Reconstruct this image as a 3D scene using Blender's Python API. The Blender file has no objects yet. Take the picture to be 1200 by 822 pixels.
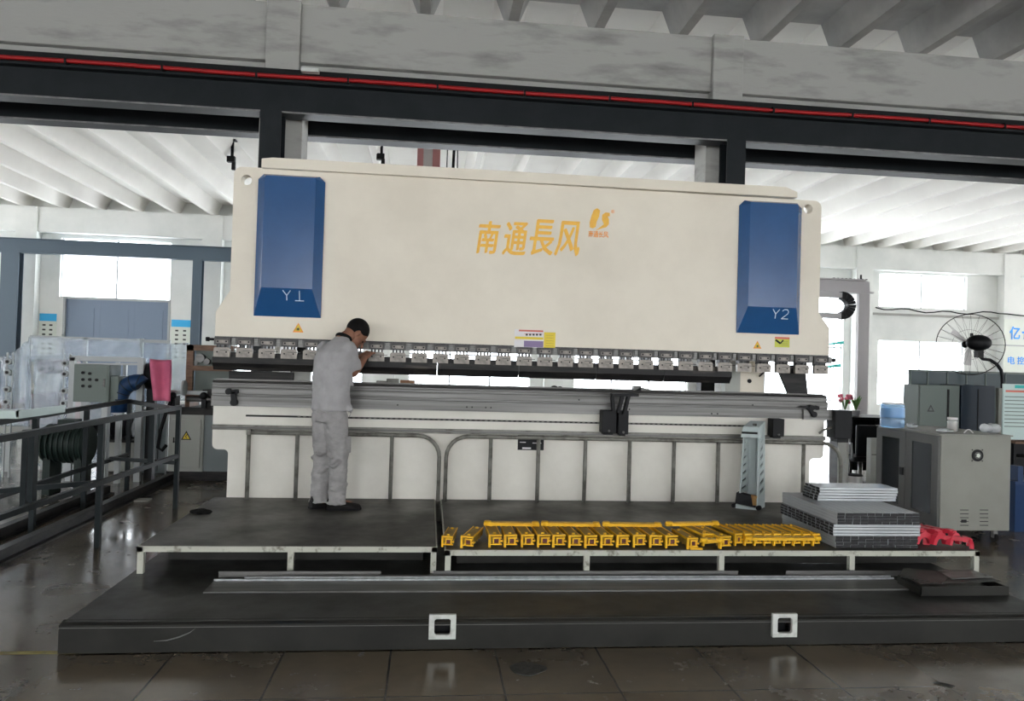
import bpy, bmesh, math, random
from mathutils import Vector, Matrix, Euler
random.seed(7)
PI = math.pi
SC = bpy.context.scene
COL = SC.collection
H = 1.68                                    # camera height above the floor
F = 880.0                                   # focal length in pixels of the 1200 px wide frame
ROT = ((0.9935164307876372, -0.10981957420504003, 0.029406850841563657),
       (-0.030996061799703344, -0.012791734141541116, 0.9994376497263654),
       (0.10938165251953015, 0.993869223116943, 0.01611277235676482))

def ray(x, y):
    a, b, c = (x-600)/F, -(y-411)/F, 1.0
    return Vector([ROT[0][k]*a + ROT[1][k]*b + ROT[2][k]*c for k in range(3)])
def at(x, y, Y):                            # point of the vertical plane at depth Y
    d = ray(x, y); t = Y/d.y
    return Vector((d.x*t, Y, d.z*t+H))
def gr(x, y, z=0.0):                        # point of the horizontal plane at height z
    d = ray(x, y); t = (z-H)/d.z
    return Vector((d.x*t, d.y*t, z))

# ------------------------------------------------------------------ materials
MATS = {}
def mat(name, col, rough=.5, metal=0., col2=None, scale=4., lo=.4, hi=.65, bump=0., bscale=30., spec=.5, emit=None, alpha=None, stretch=None, rough2=None):
    if name in MATS: return MATS[name]
    m = bpy.data.materials.new(name); m.use_nodes = True; MATS[name] = m
    nt = m.node_tree; N = nt.nodes; L = nt.links
    b = N['Principled BSDF']
    b.inputs['Base Color'].default_value = (*col, 1)
    b.inputs['Roughness'].default_value = rough
    b.inputs['Metallic'].default_value = metal
    b.inputs['Specular IOR Level'].default_value = spec
    if col2 is not None or bump or rough2 is not None:
        tc = N.new('ShaderNodeTexCoord'); mp = N.new('ShaderNodeMapping')
        L.new(tc.outputs['Object'], mp.inputs[0])
        if stretch: mp.inputs['Scale'].default_value = stretch
        if col2 is not None or rough2 is not None:
            no = N.new('ShaderNodeTexNoise'); no.inputs['Scale'].default_value = scale
            no.inputs['Detail'].default_value = 6; no.inputs['Roughness'].default_value = .6
            L.new(mp.outputs[0], no.inputs['Vector'])
            rp = N.new('ShaderNodeMapRange'); rp.inputs[1].default_value = lo; rp.inputs[2].default_value = hi
            L.new(no.outputs[0], rp.inputs[0])
            if col2 is not None:
                mx = N.new('ShaderNodeMix'); mx.data_type = 'RGBA'
                mx.inputs[6].default_value = (*col, 1); mx.inputs[7].default_value = (*col2, 1)
                L.new(rp.outputs[0], mx.inputs[0]); L.new(mx.outputs[2], b.inputs['Base Color'])
            if rough2 is not None:
                r2 = N.new('ShaderNodeMapRange'); r2.inputs[3].default_value = rough; r2.inputs[4].default_value = rough2
                L.new(rp.outputs[0], r2.inputs[0]); L.new(r2.outputs[0], b.inputs['Roughness'])
        if bump:
            n2 = N.new('ShaderNodeTexNoise'); n2.inputs['Scale'].default_value = bscale; n2.inputs['Detail'].default_value = 4
            L.new(mp.outputs[0], n2.inputs['Vector'])
            bp = N.new('ShaderNodeBump'); bp.inputs['Strength'].default_value = bump; bp.inputs['Distance'].default_value = .01
            L.new(n2.outputs[0], bp.inputs['Height']); L.new(bp.outputs[0], b.inputs['Normal'])
    if emit:
        b.inputs['Emission Color'].default_value = (*emit[0], 1); b.inputs['Emission Strength'].default_value = emit[1]
    if alpha is not None:
        b.inputs['Alpha'].default_value = alpha
    return m

CREAM = mat('machine_cream_paint', (.76,.705,.60), .42, col2=(.69,.635,.535), scale=1.2, spec=.3)
WHITE = mat('machine_white_paint', (.72,.70,.64), .45, col2=(.64,.62,.56), scale=2.0, spec=.3)
BLUE = mat('blue_cover_paint', (.010,.070,.205), .25, col2=(.012,.078,.225), scale=3, spec=.5)
STEEL = mat('machined_steel', (.165,.165,.16), .38, .6, col2=(.085,.083,.078), scale=3.0, stretch=(.25,8,14), rough2=.5, lo=.35, hi=.7)
DSTEEL = mat('oiled_dark_steel', (.014,.014,.015), .5, .2, col2=(.032,.03,.028), scale=3, stretch=(1,3,8), spec=.25)
PUNCH = mat('mottled_punch_steel', (.018,.017,.018), .5, .3, col2=(.10,.085,.07), scale=2.2, lo=.5, hi=.75, stretch=(1,2,8), spec=.3)  # dark steel mottled with a lighter warm tone, for some punch sections
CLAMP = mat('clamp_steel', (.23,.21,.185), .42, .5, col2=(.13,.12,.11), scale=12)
CLAMPD = mat('clamp_dark_steel', (.075,.072,.07), .5, .5, col2=(.03,.03,.033), scale=14)  # darker steel of the upper blocks and their carrying bar
BLACK = mat('black_plastic', (.006,.0065,.008), .5, spec=.2)
RUBBER = mat('black_rubber', (.010,.010,.011), .8, spec=.15)
GALV = mat('galvanised_tube', (.19,.187,.165), .5, .2, col2=(.07,.065,.052), scale=9, lo=.45, hi=.68)
CONC = mat('painted_concrete', (.37,.37,.35), .88, col2=(.16,.16,.155), scale=2.2, bump=.35, bscale=14, lo=.50, hi=.80, stretch=(.45,1,1.8))
WALLM = mat('whitewashed_wall', (.72,.73,.71), .85, col2=(.62,.64,.62), scale=.7)
CEILM = mat('whitewashed_slab', (.80,.785,.75), .85, col2=(.74,.72,.69), scale=.5)
CEILN = mat('shade_greyed_slab', (.42,.415,.40), .85, col2=(.30,.30,.29), scale=.9)  # slab colour greyed to carry the dimness of the near bay
RUNWAY = mat('dark_grey_beam_paint', (.009,.012,.0145), .5, col2=(.013,.016,.019), scale=2, spec=.2)
FLANGE = mat('dusty_flange_edge', (.20,.20,.20), .6, col2=(.10,.10,.105), scale=5)
FARBEAM = mat('blue_grey_beam_paint', (.075,.105,.135), .5, spec=.3)
REDP = mat('red_conductor_rail', (.30,.010,.012), .4, spec=.3)
YEL = mat('yellow_clamp_paint', (.86,.50,.022), .45, col2=(.72,.38,.015), scale=9, spec=.3)
YELT = mat('dusty_top_shaded_side_yellow', (.42,.27,.05), .6, col2=(.26,.165,.04), scale=16)
DRED = mat('dark_red_core', (.10,.015,.012), .5)
REDC = mat('red_clamp_paint', (.62,.03,.06), .35, col2=(.48,.02,.04), scale=8)
PROFM = mat('galvanised_profile', (.46,.485,.50), .38, .25, col2=(.30,.325,.345), scale=5, stretch=(5,.3,5))
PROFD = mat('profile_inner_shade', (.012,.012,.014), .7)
DECKW = mat('chipped_white_frame_paint', (.46,.465,.40), .6, col2=(.12,.11,.08), scale=16, lo=.56, hi=.72)
PLINTH = mat('plinth_dark_steel', (.012,.012,.0105), .33, .0, col2=(.022,.022,.019), scale=2.5, rough2=.5, bump=.25, bscale=5, spec=.25)
STRIPM = mat('flat_bar_steel', (.17,.168,.163), .40, .4, col2=(.10,.10,.097), scale=3, stretch=(.4,12,1))
GOLD = mat('gold_lettering', (.86,.50,.05), .45, col2=(.80,.42,.06), scale=20)
LABW = mat('label_white', (.72,.70,.70), .5)
LABY = mat('label_yellow', (.72,.55,.03), .5)
LABG = mat('label_lime', (.55,.58,.06), .5)
LABR = mat('label_red', (.60,.14,.10), .5)
LABP = mat('label_violet', (.22,.16,.30), .5)
LABO = mat('label_orange', (.85,.30,.03), .5)
CHALK = mat('chalk_marking', (.55,.68,.80), .8)
SKIN = mat('skin', (.27,.13,.085), .55, col2=(.22,.10,.065), scale=20, spec=.3)
HAIRM = mat('black_hair', (.007,.006,.006), .7, bump=.3, bscale=120, spec=.12)
SHIRT = mat('light_grey_work_shirt', (.36,.355,.36), .9, col2=(.31,.305,.31), scale=6, bump=.6, bscale=9, spec=.1)
TROU = mat('light_grey_work_trousers', (.33,.32,.32), .9, col2=(.25,.245,.245), scale=7, bump=1.0, bscale=11, stretch=(1,1,1.8), spec=.1)
COLLAR = mat('dark_collar_cloth', (.007,.009,.009), .9, spec=.1)
SHOE = mat('black_shoe_leather', (.007,.0065,.0065), .6, spec=.2)
ALU = mat('aluminium_extrusion', (.36,.38,.385), .5, .2)
GREYBOX = mat('grey_green_enclosure', (.145,.175,.16), .5, spec=.3)
LBLUE = mat('pale_blue_grey_panel', (.20,.23,.24), .5, spec=.3)
PALECAB = mat('pale_grey_cabinet', (.36,.37,.34), .5, spec=.3)
CABG = mat('beige_grey_cabinet', (.27,.27,.24), .5, col2=(.24,.24,.215), scale=2, spec=.3)
CABD = mat('grey_cabinet_door', (.11,.11,.105), .5, spec=.3)
TGLASS = mat('dark_tinted_glass', (.006,.009,.010), .2, spec=.25)
TEALG = mat('dark_teal_glass', (.022,.045,.052), .3, spec=.3)
DBLUE = mat('dark_blue_paint', (.007,.018,.034), .4, spec=.3)
DUCT = mat('blue_duct_hose', (.008,.035,.10), .5, spec=.3)
PINK = mat('pink_cloth', (.62,.13,.23), .7, col2=(.52,.10,.20), scale=4)
TIMBER = mat('brown_timber', (.22,.13,.085), .7, col2=(.13,.075,.05), scale=6, stretch=(1,1,6))
MOTOR = mat('dark_green_machine_paint', (.012,.022,.019), .5, spec=.25)
TABLEM = mat('slate_grey_frame_paint', (.014,.018,.020), .5, col2=(.019,.024,.026), scale=5, spec=.1)
DOORM = mat('blue_grey_sheet_door', (.16,.21,.29), .5)
POSTER = mat('poster_paper', (.66,.70,.64), .6)
PBLUE = mat('poster_blue', (.03,.40,.75), .5)
PBLUE2 = mat('sign_blue_letters', (.02,.30,.85), .5)
TEXTD = mat('print_dark', (.05,.05,.05), .7)
BRACK = mat('pale_blue_grey_bracket_paint', (.42,.48,.48), .5, spec=.3)
PETP = mat('pink_petals', (.80,.20,.28), .7)
LEAF = mat('plant_green', (.12,.30,.07), .7)
TEAL = mat('teal_sheet', (.03,.45,.42), .5)
TEAM = mat('brown_tea', (.20,.10,.04), .3)
RAGM = mat('black_rag_cloth', (.008,.008,.008), .95, spec=.1)
DWHITE = mat('white_socket_plate', (.55,.57,.54), .5, col2=(.33,.34,.31), scale=14, lo=.5, hi=.75)
COPPER = mat('cardboard_brown', (.30,.16,.09), .8)

def glassy(name, col, trans=.8, rough=.05):
    m = bpy.data.materials.new(name); m.use_nodes = True; MATS[name] = m
    nt = m.node_tree; N = nt.nodes; L = nt.links
    for n in list(N): N.remove(n)
    o = N.new('ShaderNodeOutputMaterial'); mx = N.new('ShaderNodeMixShader')
    t = N.new('ShaderNodeBsdfTransparent'); t.inputs[0].default_value = (*col, 1)
    p = N.new('ShaderNodeBsdfPrincipled'); p.inputs['Base Color'].default_value = (*col, 1); p.inputs['Roughness'].default_value = rough
    mx.inputs[0].default_value = 1-trans
    L.new(t.outputs[0], mx.inputs[1]); L.new(p.outputs[0], mx.inputs[2]); L.new(mx.outputs[0], o.inputs[0])
    return m
PANE = glassy('window_pane_glass', (.96,.98,1), .93)
FILM = glassy('plastic_film', (.90,.94,.98), .74, .22)
BAGM = glassy('clear_bag', (.85,.87,.88), .55, .2)
WATER = glassy('blue_bottle_plastic', (.55,.75,.95), .62, .08)
JARG = glassy('clear_jar_glass', (.85,.87,.85), .6, .05)

def floor_mat(c1=(.140,.108,.070,1), c2=(.115,.089,.058,1), c3=(.042,.034,.024,1), nm='worn_floor_tiles', r0=.11, r1=.36):
    m = bpy.data.materials.new(nm); m.use_nodes = True
    nt = m.node_tree; N = nt.nodes; L = nt.links; b = N['Principled BSDF']
    tc = N.new('ShaderNodeTexCoord')
    mp = N.new('ShaderNodeMapping'); mp.inputs['Location'].default_value = (-(2.235 % .6), -(3.8 % .6), 0)
    L.new(tc.outputs['Object'], mp.inputs[0])
    br = N.new('ShaderNodeTexBrick'); br.offset = 0; br.squash = 1
    br.inputs['Scale'].default_value = 1; br.inputs['Brick Width'].default_value = .6; br.inputs['Row Height'].default_value = .6
    br.inputs['Mortar Size'].default_value = .0065; br.inputs['Mortar Smooth'].default_value = .3; br.inputs['Bias'].default_value = 0
    br.inputs['Color1'].default_value = c1; br.inputs['Color2'].default_value = c2
    br.inputs['Mortar'].default_value = (.02,.018,.015,1)
    # wobble the seams a little, chipped edges
    wn = N.new('ShaderNodeTexNoise'); wn.inputs['Scale'].default_value = 5; wn.inputs['Detail'].default_value = 2
    L.new(mp.outputs[0], wn.inputs['Vector'])
    vs = N.new('ShaderNodeVectorMath'); vs.operation = 'SUBTRACT'; vs.inputs[1].default_value = (.5,.5,.5)
    L.new(wn.outputs['Color'], vs.inputs[0])
    vm = N.new('ShaderNodeVectorMath'); vm.operation = 'SCALE'; vm.inputs['Scale'].default_value = .010
    L.new(vs.outputs[0], vm.inputs[0])
    va = N.new('ShaderNodeVectorMath'); va.operation = 'ADD'
    L.new(mp.outputs[0], va.inputs[0]); L.new(vm.outputs[0], va.inputs[1]); L.new(va.outputs[0], br.inputs['Vector'])
    # grime blotches
    no = N.new('ShaderNodeTexNoise'); no.inputs['Scale'].default_value = 1.3; no.inputs['Detail'].default_value = 8; no.inputs['Roughness'].default_value = .65
    L.new(tc.outputs['Object'], no.inputs['Vector'])
    rg = N.new('ShaderNodeMapRange'); rg.inputs[1].default_value = .42; rg.inputs[2].default_value = .68; rg.inputs[4].default_value = .55
    L.new(no.outputs[0], rg.inputs[0])
    mx = N.new('ShaderNodeMix'); mx.data_type = 'RGBA'; mx.inputs[7].default_value = c3
    L.new(rg.outputs[0], mx.inputs[0]); L.new(br.outputs['Color'], mx.inputs[6])
    # small dark chips
    ch = N.new('ShaderNodeTexNoise'); ch.inputs['Scale'].default_value = 7; ch.inputs['Detail'].default_value = 10; ch.inputs['Roughness'].default_value = .7
    L.new(tc.outputs['Object'], ch.inputs['Vector'])
    cr = N.new('ShaderNodeMapRange'); cr.inputs[1].default_value = .64; cr.inputs[2].default_value = .66; cr.inputs[4].default_value = .8
    L.new(ch.outputs[0], cr.inputs[0])
    m2 = N.new('ShaderNodeMix'); m2.data_type = 'RGBA'; m2.inputs[7].default_value = (.02,.018,.015,1)
    L.new(cr.outputs[0], m2.inputs[0]); L.new(mx.outputs[2], m2.inputs[6]); L.new(m2.outputs[2], b.inputs['Base Color'])
    rr = N.new('ShaderNodeMapRange'); rr.inputs[1].default_value = .35; rr.inputs[2].default_value = .7; rr.inputs[3].default_value = r0; rr.inputs[4].default_value = r1
    L.new(no.outputs[0], rr.inputs[0])
    ra = N.new('ShaderNodeMath'); ra.operation = 'MAXIMUM'; L.new(rr.outputs[0], ra.inputs[0]); L.new(cr.outputs[0], ra.inputs[1]); L.new(ra.outputs[0], b.inputs['Roughness'])
    bp = N.new('ShaderNodeBump'); bp.inputs['Strength'].default_value = .06; bp.inputs['Distance'].default_value = .002; bp.invert = True
    L.new(br.outputs['Fac'], bp.inputs['Height']); L.new(bp.outputs[0], b.inputs['Normal'])
    b.inputs['Specular IOR Level'].default_value = .85
    return m

def deck_mat():
    m = mat('worn_checker_plate', (.085,.082,.068), .40, .35, col2=(.040,.038,.032), scale=1.8, lo=.38, hi=.66, rough2=.6)
    nt = m.node_tree; N = nt.nodes; L = nt.links; b = N['Principled BSDF']
    tc = N.new('ShaderNodeTexCoord'); mp = N.new('ShaderNodeMapping'); mp.inputs['Rotation'].default_value = (0,0,PI/4)
    L.new(tc.outputs['Object'], mp.inputs[0])
    ck = N.new('ShaderNodeTexVoronoi'); ck.feature = 'F1'; ck.distance = 'CHEBYCHEV'; ck.inputs['Scale'].default_value = 34; ck.inputs['Randomness'].default_value = 0
    L.new(mp.outputs[0], ck.inputs['Vector'])
    mr = N.new('ShaderNodeMapRange'); mr.inputs[1].default_value = .25; mr.inputs[2].default_value = .4; mr.inputs[3].default_value = 1; mr.inputs[4].default_value = 0
    L.new(ck.outputs['Distance'], mr.inputs[0])
    bp = N.new('ShaderNodeBump'); bp.inputs['Strength'].default_value = .5; bp.inputs['Distance'].default_value = .003
    L.new(mr.outputs[0], bp.inputs['Height']); L.new(bp.outputs[0], b.inputs['Normal'])
    return m
FLOORM = floor_mat(); FLOORF = floor_mat((.27,.26,.235,1), (.25,.24,.215,1), (.17,.16,.14,1), 'pale_floor_tiles', .05, .2); DECK = deck_mat()

# ------------------------------------------------------------------ objects
ORG = {}                                    # origin of each parent while it is being built
def tag(o, label=None, cat=None, group=None, kind=None):
    if label: o['label'] = label
    if cat: o['category'] = cat
    if group: o['group'] = group
    if kind: o['kind'] = kind
    return o
def thing(name, label, cat, loc=(0,0,0), group=None):
    o = bpy.data.objects.new(name, None); COL.objects.link(o)
    o.location = loc; o.empty_display_size = .1
    ORG[o.name] = Vector(loc)
    return tag(o, label, cat, group)

class MB:
    def __init__(s): s.bm = bmesh.new(); s.mats = []; s.cur = 0
    def m(s, material):
        if material not in s.mats: s.mats.append(material)
        s.cur = s.mats.index(material); return s
    def _faces(s, fs, smooth=False):
        for f in fs: f.material_index = s.cur; f.smooth = smooth
    def box(s, x0, x1, y0, y1, z0, z1):
        if x0 > x1: x0, x1 = x1, x0
        if y0 > y1: y0, y1 = y1, y0
        if z0 > z1: z0, z1 = z1, z0
        v = [s.bm.verts.new(p) for p in ((x0,y0,z0),(x1,y0,z0),(x1,y1,z0),(x0,y1,z0),(x0,y0,z1),(x1,y0,z1),(x1,y1,z1),(x0,y1,z1))]
        s._faces([s.bm.faces.new([v[i] for i in q]) for q in ((3,2,1,0),(4,5,6,7),(0,1,5,4),(1,2,6,5),(2,3,7,6),(3,0,4,7))]); return s
    def hexa(s, pts):                       # eight points: bottom ring then top ring, both counter-clockwise
        v = [s.bm.verts.new(p) for p in pts]
        s._faces([s.bm.faces.new([v[i] for i in q]) for q in ((3,2,1,0),(4,5,6,7),(0,1,5,4),(1,2,6,5),(2,3,7,6),(3,0,4,7))]); return s
    def bar(s, a, b, w, h, up=(0,0,1)):     # rectangular bar between two points
        a = Vector(a); b = Vector(b); d = (b-a).normalized(); u = Vector(up)
        if abs(d.dot(u)) > .98: u = Vector((0,1,0))
        r = d.cross(u).normalized()*w/2; u2 = r.cross(d).normalized()*h/2
        return s.hexa([a-r-u2, a+r-u2, b+r-u2, b-r-u2, a-r+u2, a+r+u2, b+r+u2, b-r+u2])
    def prism(s, poly, axis, a0, a1):       # convex or simple polygon (2D) pushed along an axis; 'x': (y,z), 'y': (x,z), 'z': (x,y)
        def P(u, v, a): return {'x': (a,u,v), 'y': (u,a,v), 'z': (u,v,a)}[axis]
        A = [s.bm.verts.new(P(u,v,a0)) for u, v in poly]; B = [s.bm.verts.new(P(u,v,a1)) for u, v in poly]
        n = len(poly); fs = [s.bm.faces.new(A[::-1]), s.bm.faces.new(B)]
        for i in range(n): fs.append(s.bm.faces.new([A[i], A[(i+1)%n], B[(i+1)%n], B[i]]))
        s._faces(fs); return s
    def rings(s, rs, smooth=True, cap=True):
        V = [[s.bm.verts.new(p) for p in r] for r in rs]; n = len(V[0]); fs = []
        for a, b in zip(V, V[1:]):
            for i in range(n): fs.append(s.bm.faces.new([a[i], a[(i+1)%n], b[(i+1)%n], b[i]]))
        s._faces(fs, smooth)
        if cap: s._faces([s.bm.faces.new(V[0][::-1]), s.bm.faces.new(V[-1])])
        return s
    def cyl(s, a, b, r, r2=None, n=16, smooth=True):
        a = Vector(a); b = Vector(b); d = (b-a).normalized(); r2 = r if r2 is None else r2
        u = Vector((0,0,1)) if abs(d.z) < .9 else Vector((1,0,0)); p = d.cross(u).normalized(); q = d.cross(p)
        def ring(c, rr): return [c + (p*math.cos(t)+q*math.sin(t))*rr for t in [2*PI*i/n for i in range(n)]]
        return s.rings([ring(a, r), ring(b, r2)], smooth)
    def tube(s, pts, r, n=10, smooth=True):
        pts = [Vector(p) for p in pts]; rs = []
        prev = None
        for i, c in enumerate(pts):
            d = (pts[min(i+1,len(pts)-1)] - pts[max(i-1,0)]).normalized()
            if prev is None:
                u = Vector((0,0,1)) if abs(d.z) < .9 else Vector((1,0,0)); p = d.cross(u).normalized()
            else: p = (prev - d*prev.dot(d)).normalized()
            prev = p; q = d.cross(p); rr = r[i] if isinstance(r, (list,tuple)) else r
            rs.append([c + (p*math.cos(t)+q*math.sin(t))*rr for t in [2*PI*k/n for k in range(n)]])
        return s.rings(rs, smooth)
    def ball(s, c, rx, ry=None, rz=None, n=14, M=None):
        ry = rx if ry is None else ry; rz = rx if rz is None else rz
        T = Matrix.Translation(Vector(c)) @ (M.to_4x4() if M else Matrix.Identity(4)) @ Matrix.Diagonal((rx,ry,rz,1))
        r = bmesh.ops.create_uvsphere(s.bm, u_segments=n, v_segments=max(6,n//2+1), radius=1, matrix=T)
        s._faces({f for v in r['verts'] for f in v.link_faces}, True); return s
    def text(s, body, w, h, origin, shear=0, bold=0, depth=.003, plane='xz', flip=1):
        cu = bpy.data.curves.new('t', 'FONT'); cu.body = body; cu.size = 1; cu.extrude = .5; cu.offset = bold; cu.shear = shear
        cu.resolution_u = 2
        ob = bpy.data.objects.new('t', cu); COL.objects.link(ob)
        dg = bpy.context.evaluated_depsgraph_get(); dg.update()
        me = bpy.data.meshes.new_from_object(ob.evaluated_get(dg))
        xs = [v.co.x for v in me.vertices] or [0,1]; ys = [v.co.y for v in me.vertices] or [0,1]
        sx = w/(max(xs)-min(xs)); sy = h/(max(ys)-min(ys)); o = Vector(origin)
        vs = [s.bm.verts.new(o + Vector(((v.co.x-min(xs))*sx, -(v.co.z+.5)*depth, (v.co.y-min(ys))*sy))) for v in me.vertices]
        for p in me.polygons:
            try: f = s.bm.faces.new([vs[i] for i in p.vertices]); f.material_index = s.cur
            except ValueError: pass
        bpy.data.objects.remove(ob); bpy.data.meshes.remove(me); bpy.data.curves.remove(cu); return s
    def plate(s, outline, holes, axis, a0, a1):   # flat plate with holes, from a filled 2D curve
        cu = bpy.data.curves.new('p', 'CURVE'); cu.dimensions = '2D'; cu.fill_mode = 'BOTH'; cu.extrude = .5
        for loop in [outline]+list(holes):
            sp = cu.splines.new('POLY'); sp.points.add(len(loop)-1); sp.use_cyclic_u = True
            for i, (u, v) in enumerate(loop): sp.points[i].co = (u, v, 0, 1)
        ob = bpy.data.objects.new('p', cu); COL.objects.link(ob)
        dg = bpy.context.evaluated_depsgraph_get(); dg.update()
        me = bpy.data.meshes.new_from_object(ob.evaluated_get(dg))
        def P(c):
            a = a0+(a1-a0)*(c.z+.5)
            return {'x': (a,c.x,c.y), 'y': (c.x,a,c.y), 'z': (c.x,c.y,a)}[axis]
        vs = [s.bm.verts.new(P(v.co)) for v in me.vertices]
        for p in me.polygons:
            try: f = s.bm.faces.new([vs[i] for i in p.vertices]); f.material_index = s.cur
            except ValueError: pass
        bpy.data.objects.remove(ob); bpy.data.meshes.remove(me); bpy.data.curves.remove(cu); return s
    def build(s, name, material=None, parent=None, bevel=0, recalc=True):
        if material is not None: s.mats = [material]+[x for x in s.mats if x is not material] if s.mats == [] else s.mats
        off = ORG.get(parent.name, Vector((0,0,0))) if parent else Vector((0,0,0))
        if recalc:
            bmesh.ops.remove_doubles(s.bm, verts=s.bm.verts, dist=1e-6)
            bmesh.ops.recalc_face_normals(s.bm, faces=s.bm.faces)
        me = bpy.data.meshes.new(name)
        for v in s.bm.verts: v.co -= off
        s.bm.to_mesh(me); s.bm.free()
        for x in s.mats: me.materials.append(x)
        o = bpy.data.objects.new(name, me); COL.objects.link(o)
        if parent: o.parent = parent
        ORG[o.name] = off
        if bevel:
            b = o.modifiers.new('bevel', 'BEVEL'); b.width = bevel; b.segments = 2; b.limit_method = 'ANGLE'
        return o
def mb(material): return MB().m(material)
def arc(cx, cy, r, a0, a1, n=8): return [(cx+r*math.cos(a0+(a1-a0)*i/n), cy+r*math.sin(a0+(a1-a0)*i/n)) for i in range(n+1)]
def copy_tree(o, parent=None):
    c = o.copy(); COL.objects.link(c)
    if parent: c.parent = parent
    for ch in list(o.children): copy_tree(ch, c)
    return c
def struct(b, name, label=None, bevel=0):
    o = b.build(name, bevel=bevel); o['kind'] = 'structure'
    if label: o['label'] = label
    return o
ORD = ['first','second','third','fourth','fifth','sixth','seventh','eighth','ninth','tenth','eleventh','twelfth','thirteenth']

#@@ SETTING
# ------------------------------------------------------------------ the hall
X0, X1, YF, YB = -24.0, 34.0, -9.0, 26.6
struct(mb(FLOORM).box(X0-1, X1+1, YF-1, 11.6, -.1, 0), 'floor', 'worn grey tiled floor of the near bay')
struct(mb(FLOORF).box(X0-1, X1+1, 11.6, YB+1, -.1, 0), 'floor', 'paler tiled floor of the far bay')
gx = 2.235
RIBZ = 6.38
def ribbed(name, y0, y1, m, label):
    b = mb(m); b.box(X0, X1, y0, y1, RIBZ+.42, RIBZ+.5)
    k = -13.45
    while k > X0+1: k -= 1.205
    while k < X1-.5:
        b.prism([(k-.07, RIBZ), (k+.07, RIBZ), (k+.24, RIBZ+.42), (k-.24, RIBZ+.42)], 'y', y0, y1)
        k += 1.205
    return struct(b, name, label)
ribbed('ceiling', YF, 10.45, CEILN, 'near bay ceiling of ribbed concrete slabs')
ribbed('ceiling', 10.45, YB, CEILM, 'far bay ceiling of white ribbed concrete slabs')

def wall(name, plane, p, th, a0, a1, z0, z1, holes, m, label=None):
    b = mb(m); xs = sorted({a0, a1, *[h[0] for h in holes], *[h[1] for h in holes]})
    for xa, xb in zip(xs, xs[1:]):
        c = (xa+xb)/2; hs = sorted([(h[2], h[3]) for h in holes if h[0] < c < h[1]]); z = z0
        for ha, hb in hs+[(z1, z1)]:
            if ha > z+1e-4:
                if plane == 'y': b.box(xa, xb, p, p+th, z, ha)
                else: b.box(p, p+th, xa, xb, z, ha)
            z = max(z, hb)
    return struct(b, name, label)
cols_b = [-19.2, -13.3, -7.4, -1.5, 4.4, 10.2, 16.0, 21.95, 27.9]
holes = []; 
def W(x, y, Y=26.5): p = at(x, y, Y); return p.x, p.z
doorL = (-12.16, -8.83, 0, 3.44)
winL = (-12.36, -8.82, 3.44, 5.42)
holes += [doorL, winL, (-18.3, -14.3, 1.0, 5.42)]
for a, b in ((-6.6, -2.3), (-.7, 3.6), (5.2, 9.4)): holes += [(a, b, .2, 3.6), (a, b, 4.2, 5.42)]
holes += [(10.9, 15.4, .2, 5.0), (16.8, 20.35, 4.2, 5.46), (16.8, 20.3, .5, 2.95), (22.8, 27, 4.2, 5.46), (28.6, 32.6, 1, 5.4)]
wall('wall_back', 'y', YB, .3, X0, X1, 0, 6.8, holes, WALLM, 'whitewashed back wall of the far bay')
side = [(a, a+3.4, 1.2, 3.8) for a in (-8, -2, 4)]+[(a, a+4.2, .6, 5.9) for a in (11.5, 16.7, 21.6)]
wall('wall_left', 'x', X0-.3, .3, YF, YB, 0, 6.8, side, WALLM)
wall('wall_right', 'x', X1, .3, YF, YB, 0, 6.8, side, WALLM)
wall('wall_front', 'y', YF-.3, .3, X0, X1, 0, 6.8, [(a, a+3.2, .8, 4.2) for a in (-22, -16, -10, -4, 2, 8, 14, 20, 27)], WALLM)

n = 0
def window(h, nx, nz, y=YB+.12, frame=ALU, pane=True):
    global n; n += 1
    a0, a1, z0, z1 = h; b = mb(frame); w = .05
    for i in range(nx+1): x = a0+(a1-a0)*i/nx; b.box(x-w/2, x+w/2, y, y+.05, z0, z1)
    for i in range(nz+1): z = z0+(z1-z0)*i/nz; b.box(a0, a1, y, y+.05, z-w/2, z+w/2)
    o = struct(b, 'window_%d' % n)
    if pane: mb(PANE).box(a0, a1, y+.02, y+.03, z0, z1).build('pane', None, o)
    return o
for h in holes[1:]: window(h, 3 if h[1]-h[0] > 3.6 else 2, 1 if h[3]-h[2] < 2 else 2)
# the grey sheet door on the left
b = mb(DOORM)
for i in range(3):
    a = doorL[0]+(doorL[1]-doorL[0])*i/3; c = doorL[0]+(doorL[1]-doorL[0])*(i+1)/3
    b.box(a+.001, c-.001, YB+.06, YB+.12, .0, 3.40)
    b.box(a+.2, c-.2, YB+.045, YB+.06, 1.9, 3.1)
d = struct(b, 'door_1', 'blue-grey three-leaf sheet metal door under the bright window')
b = mb(ALU)
b.box(doorL[0], doorL[1], YB+.0, YB+.06, 3.38, 3.46).box(doorL[0]-.05, doorL[0]+.02, YB-.02, YB+.06, 0, 3.46).box(doorL[1]-.02, doorL[1]+.05, YB-.02, YB+.06, 0, 3.46)
b.build('door_frame', None, d)
# ring beam and columns of the back wall
b = mb(WALLM).box(X0, X1, YB-.3, YB, 5.55, RIBZ); struct(b, 'trim_1', 'whitewashed ring beam along the top of the back wall')
for c in cols_b: struct(mb(WALLM).box(c-.33, c+.33, YB-.35, YB, 0, RIBZ-.02), 'column', 'whitewashed column of the back wall')
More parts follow.
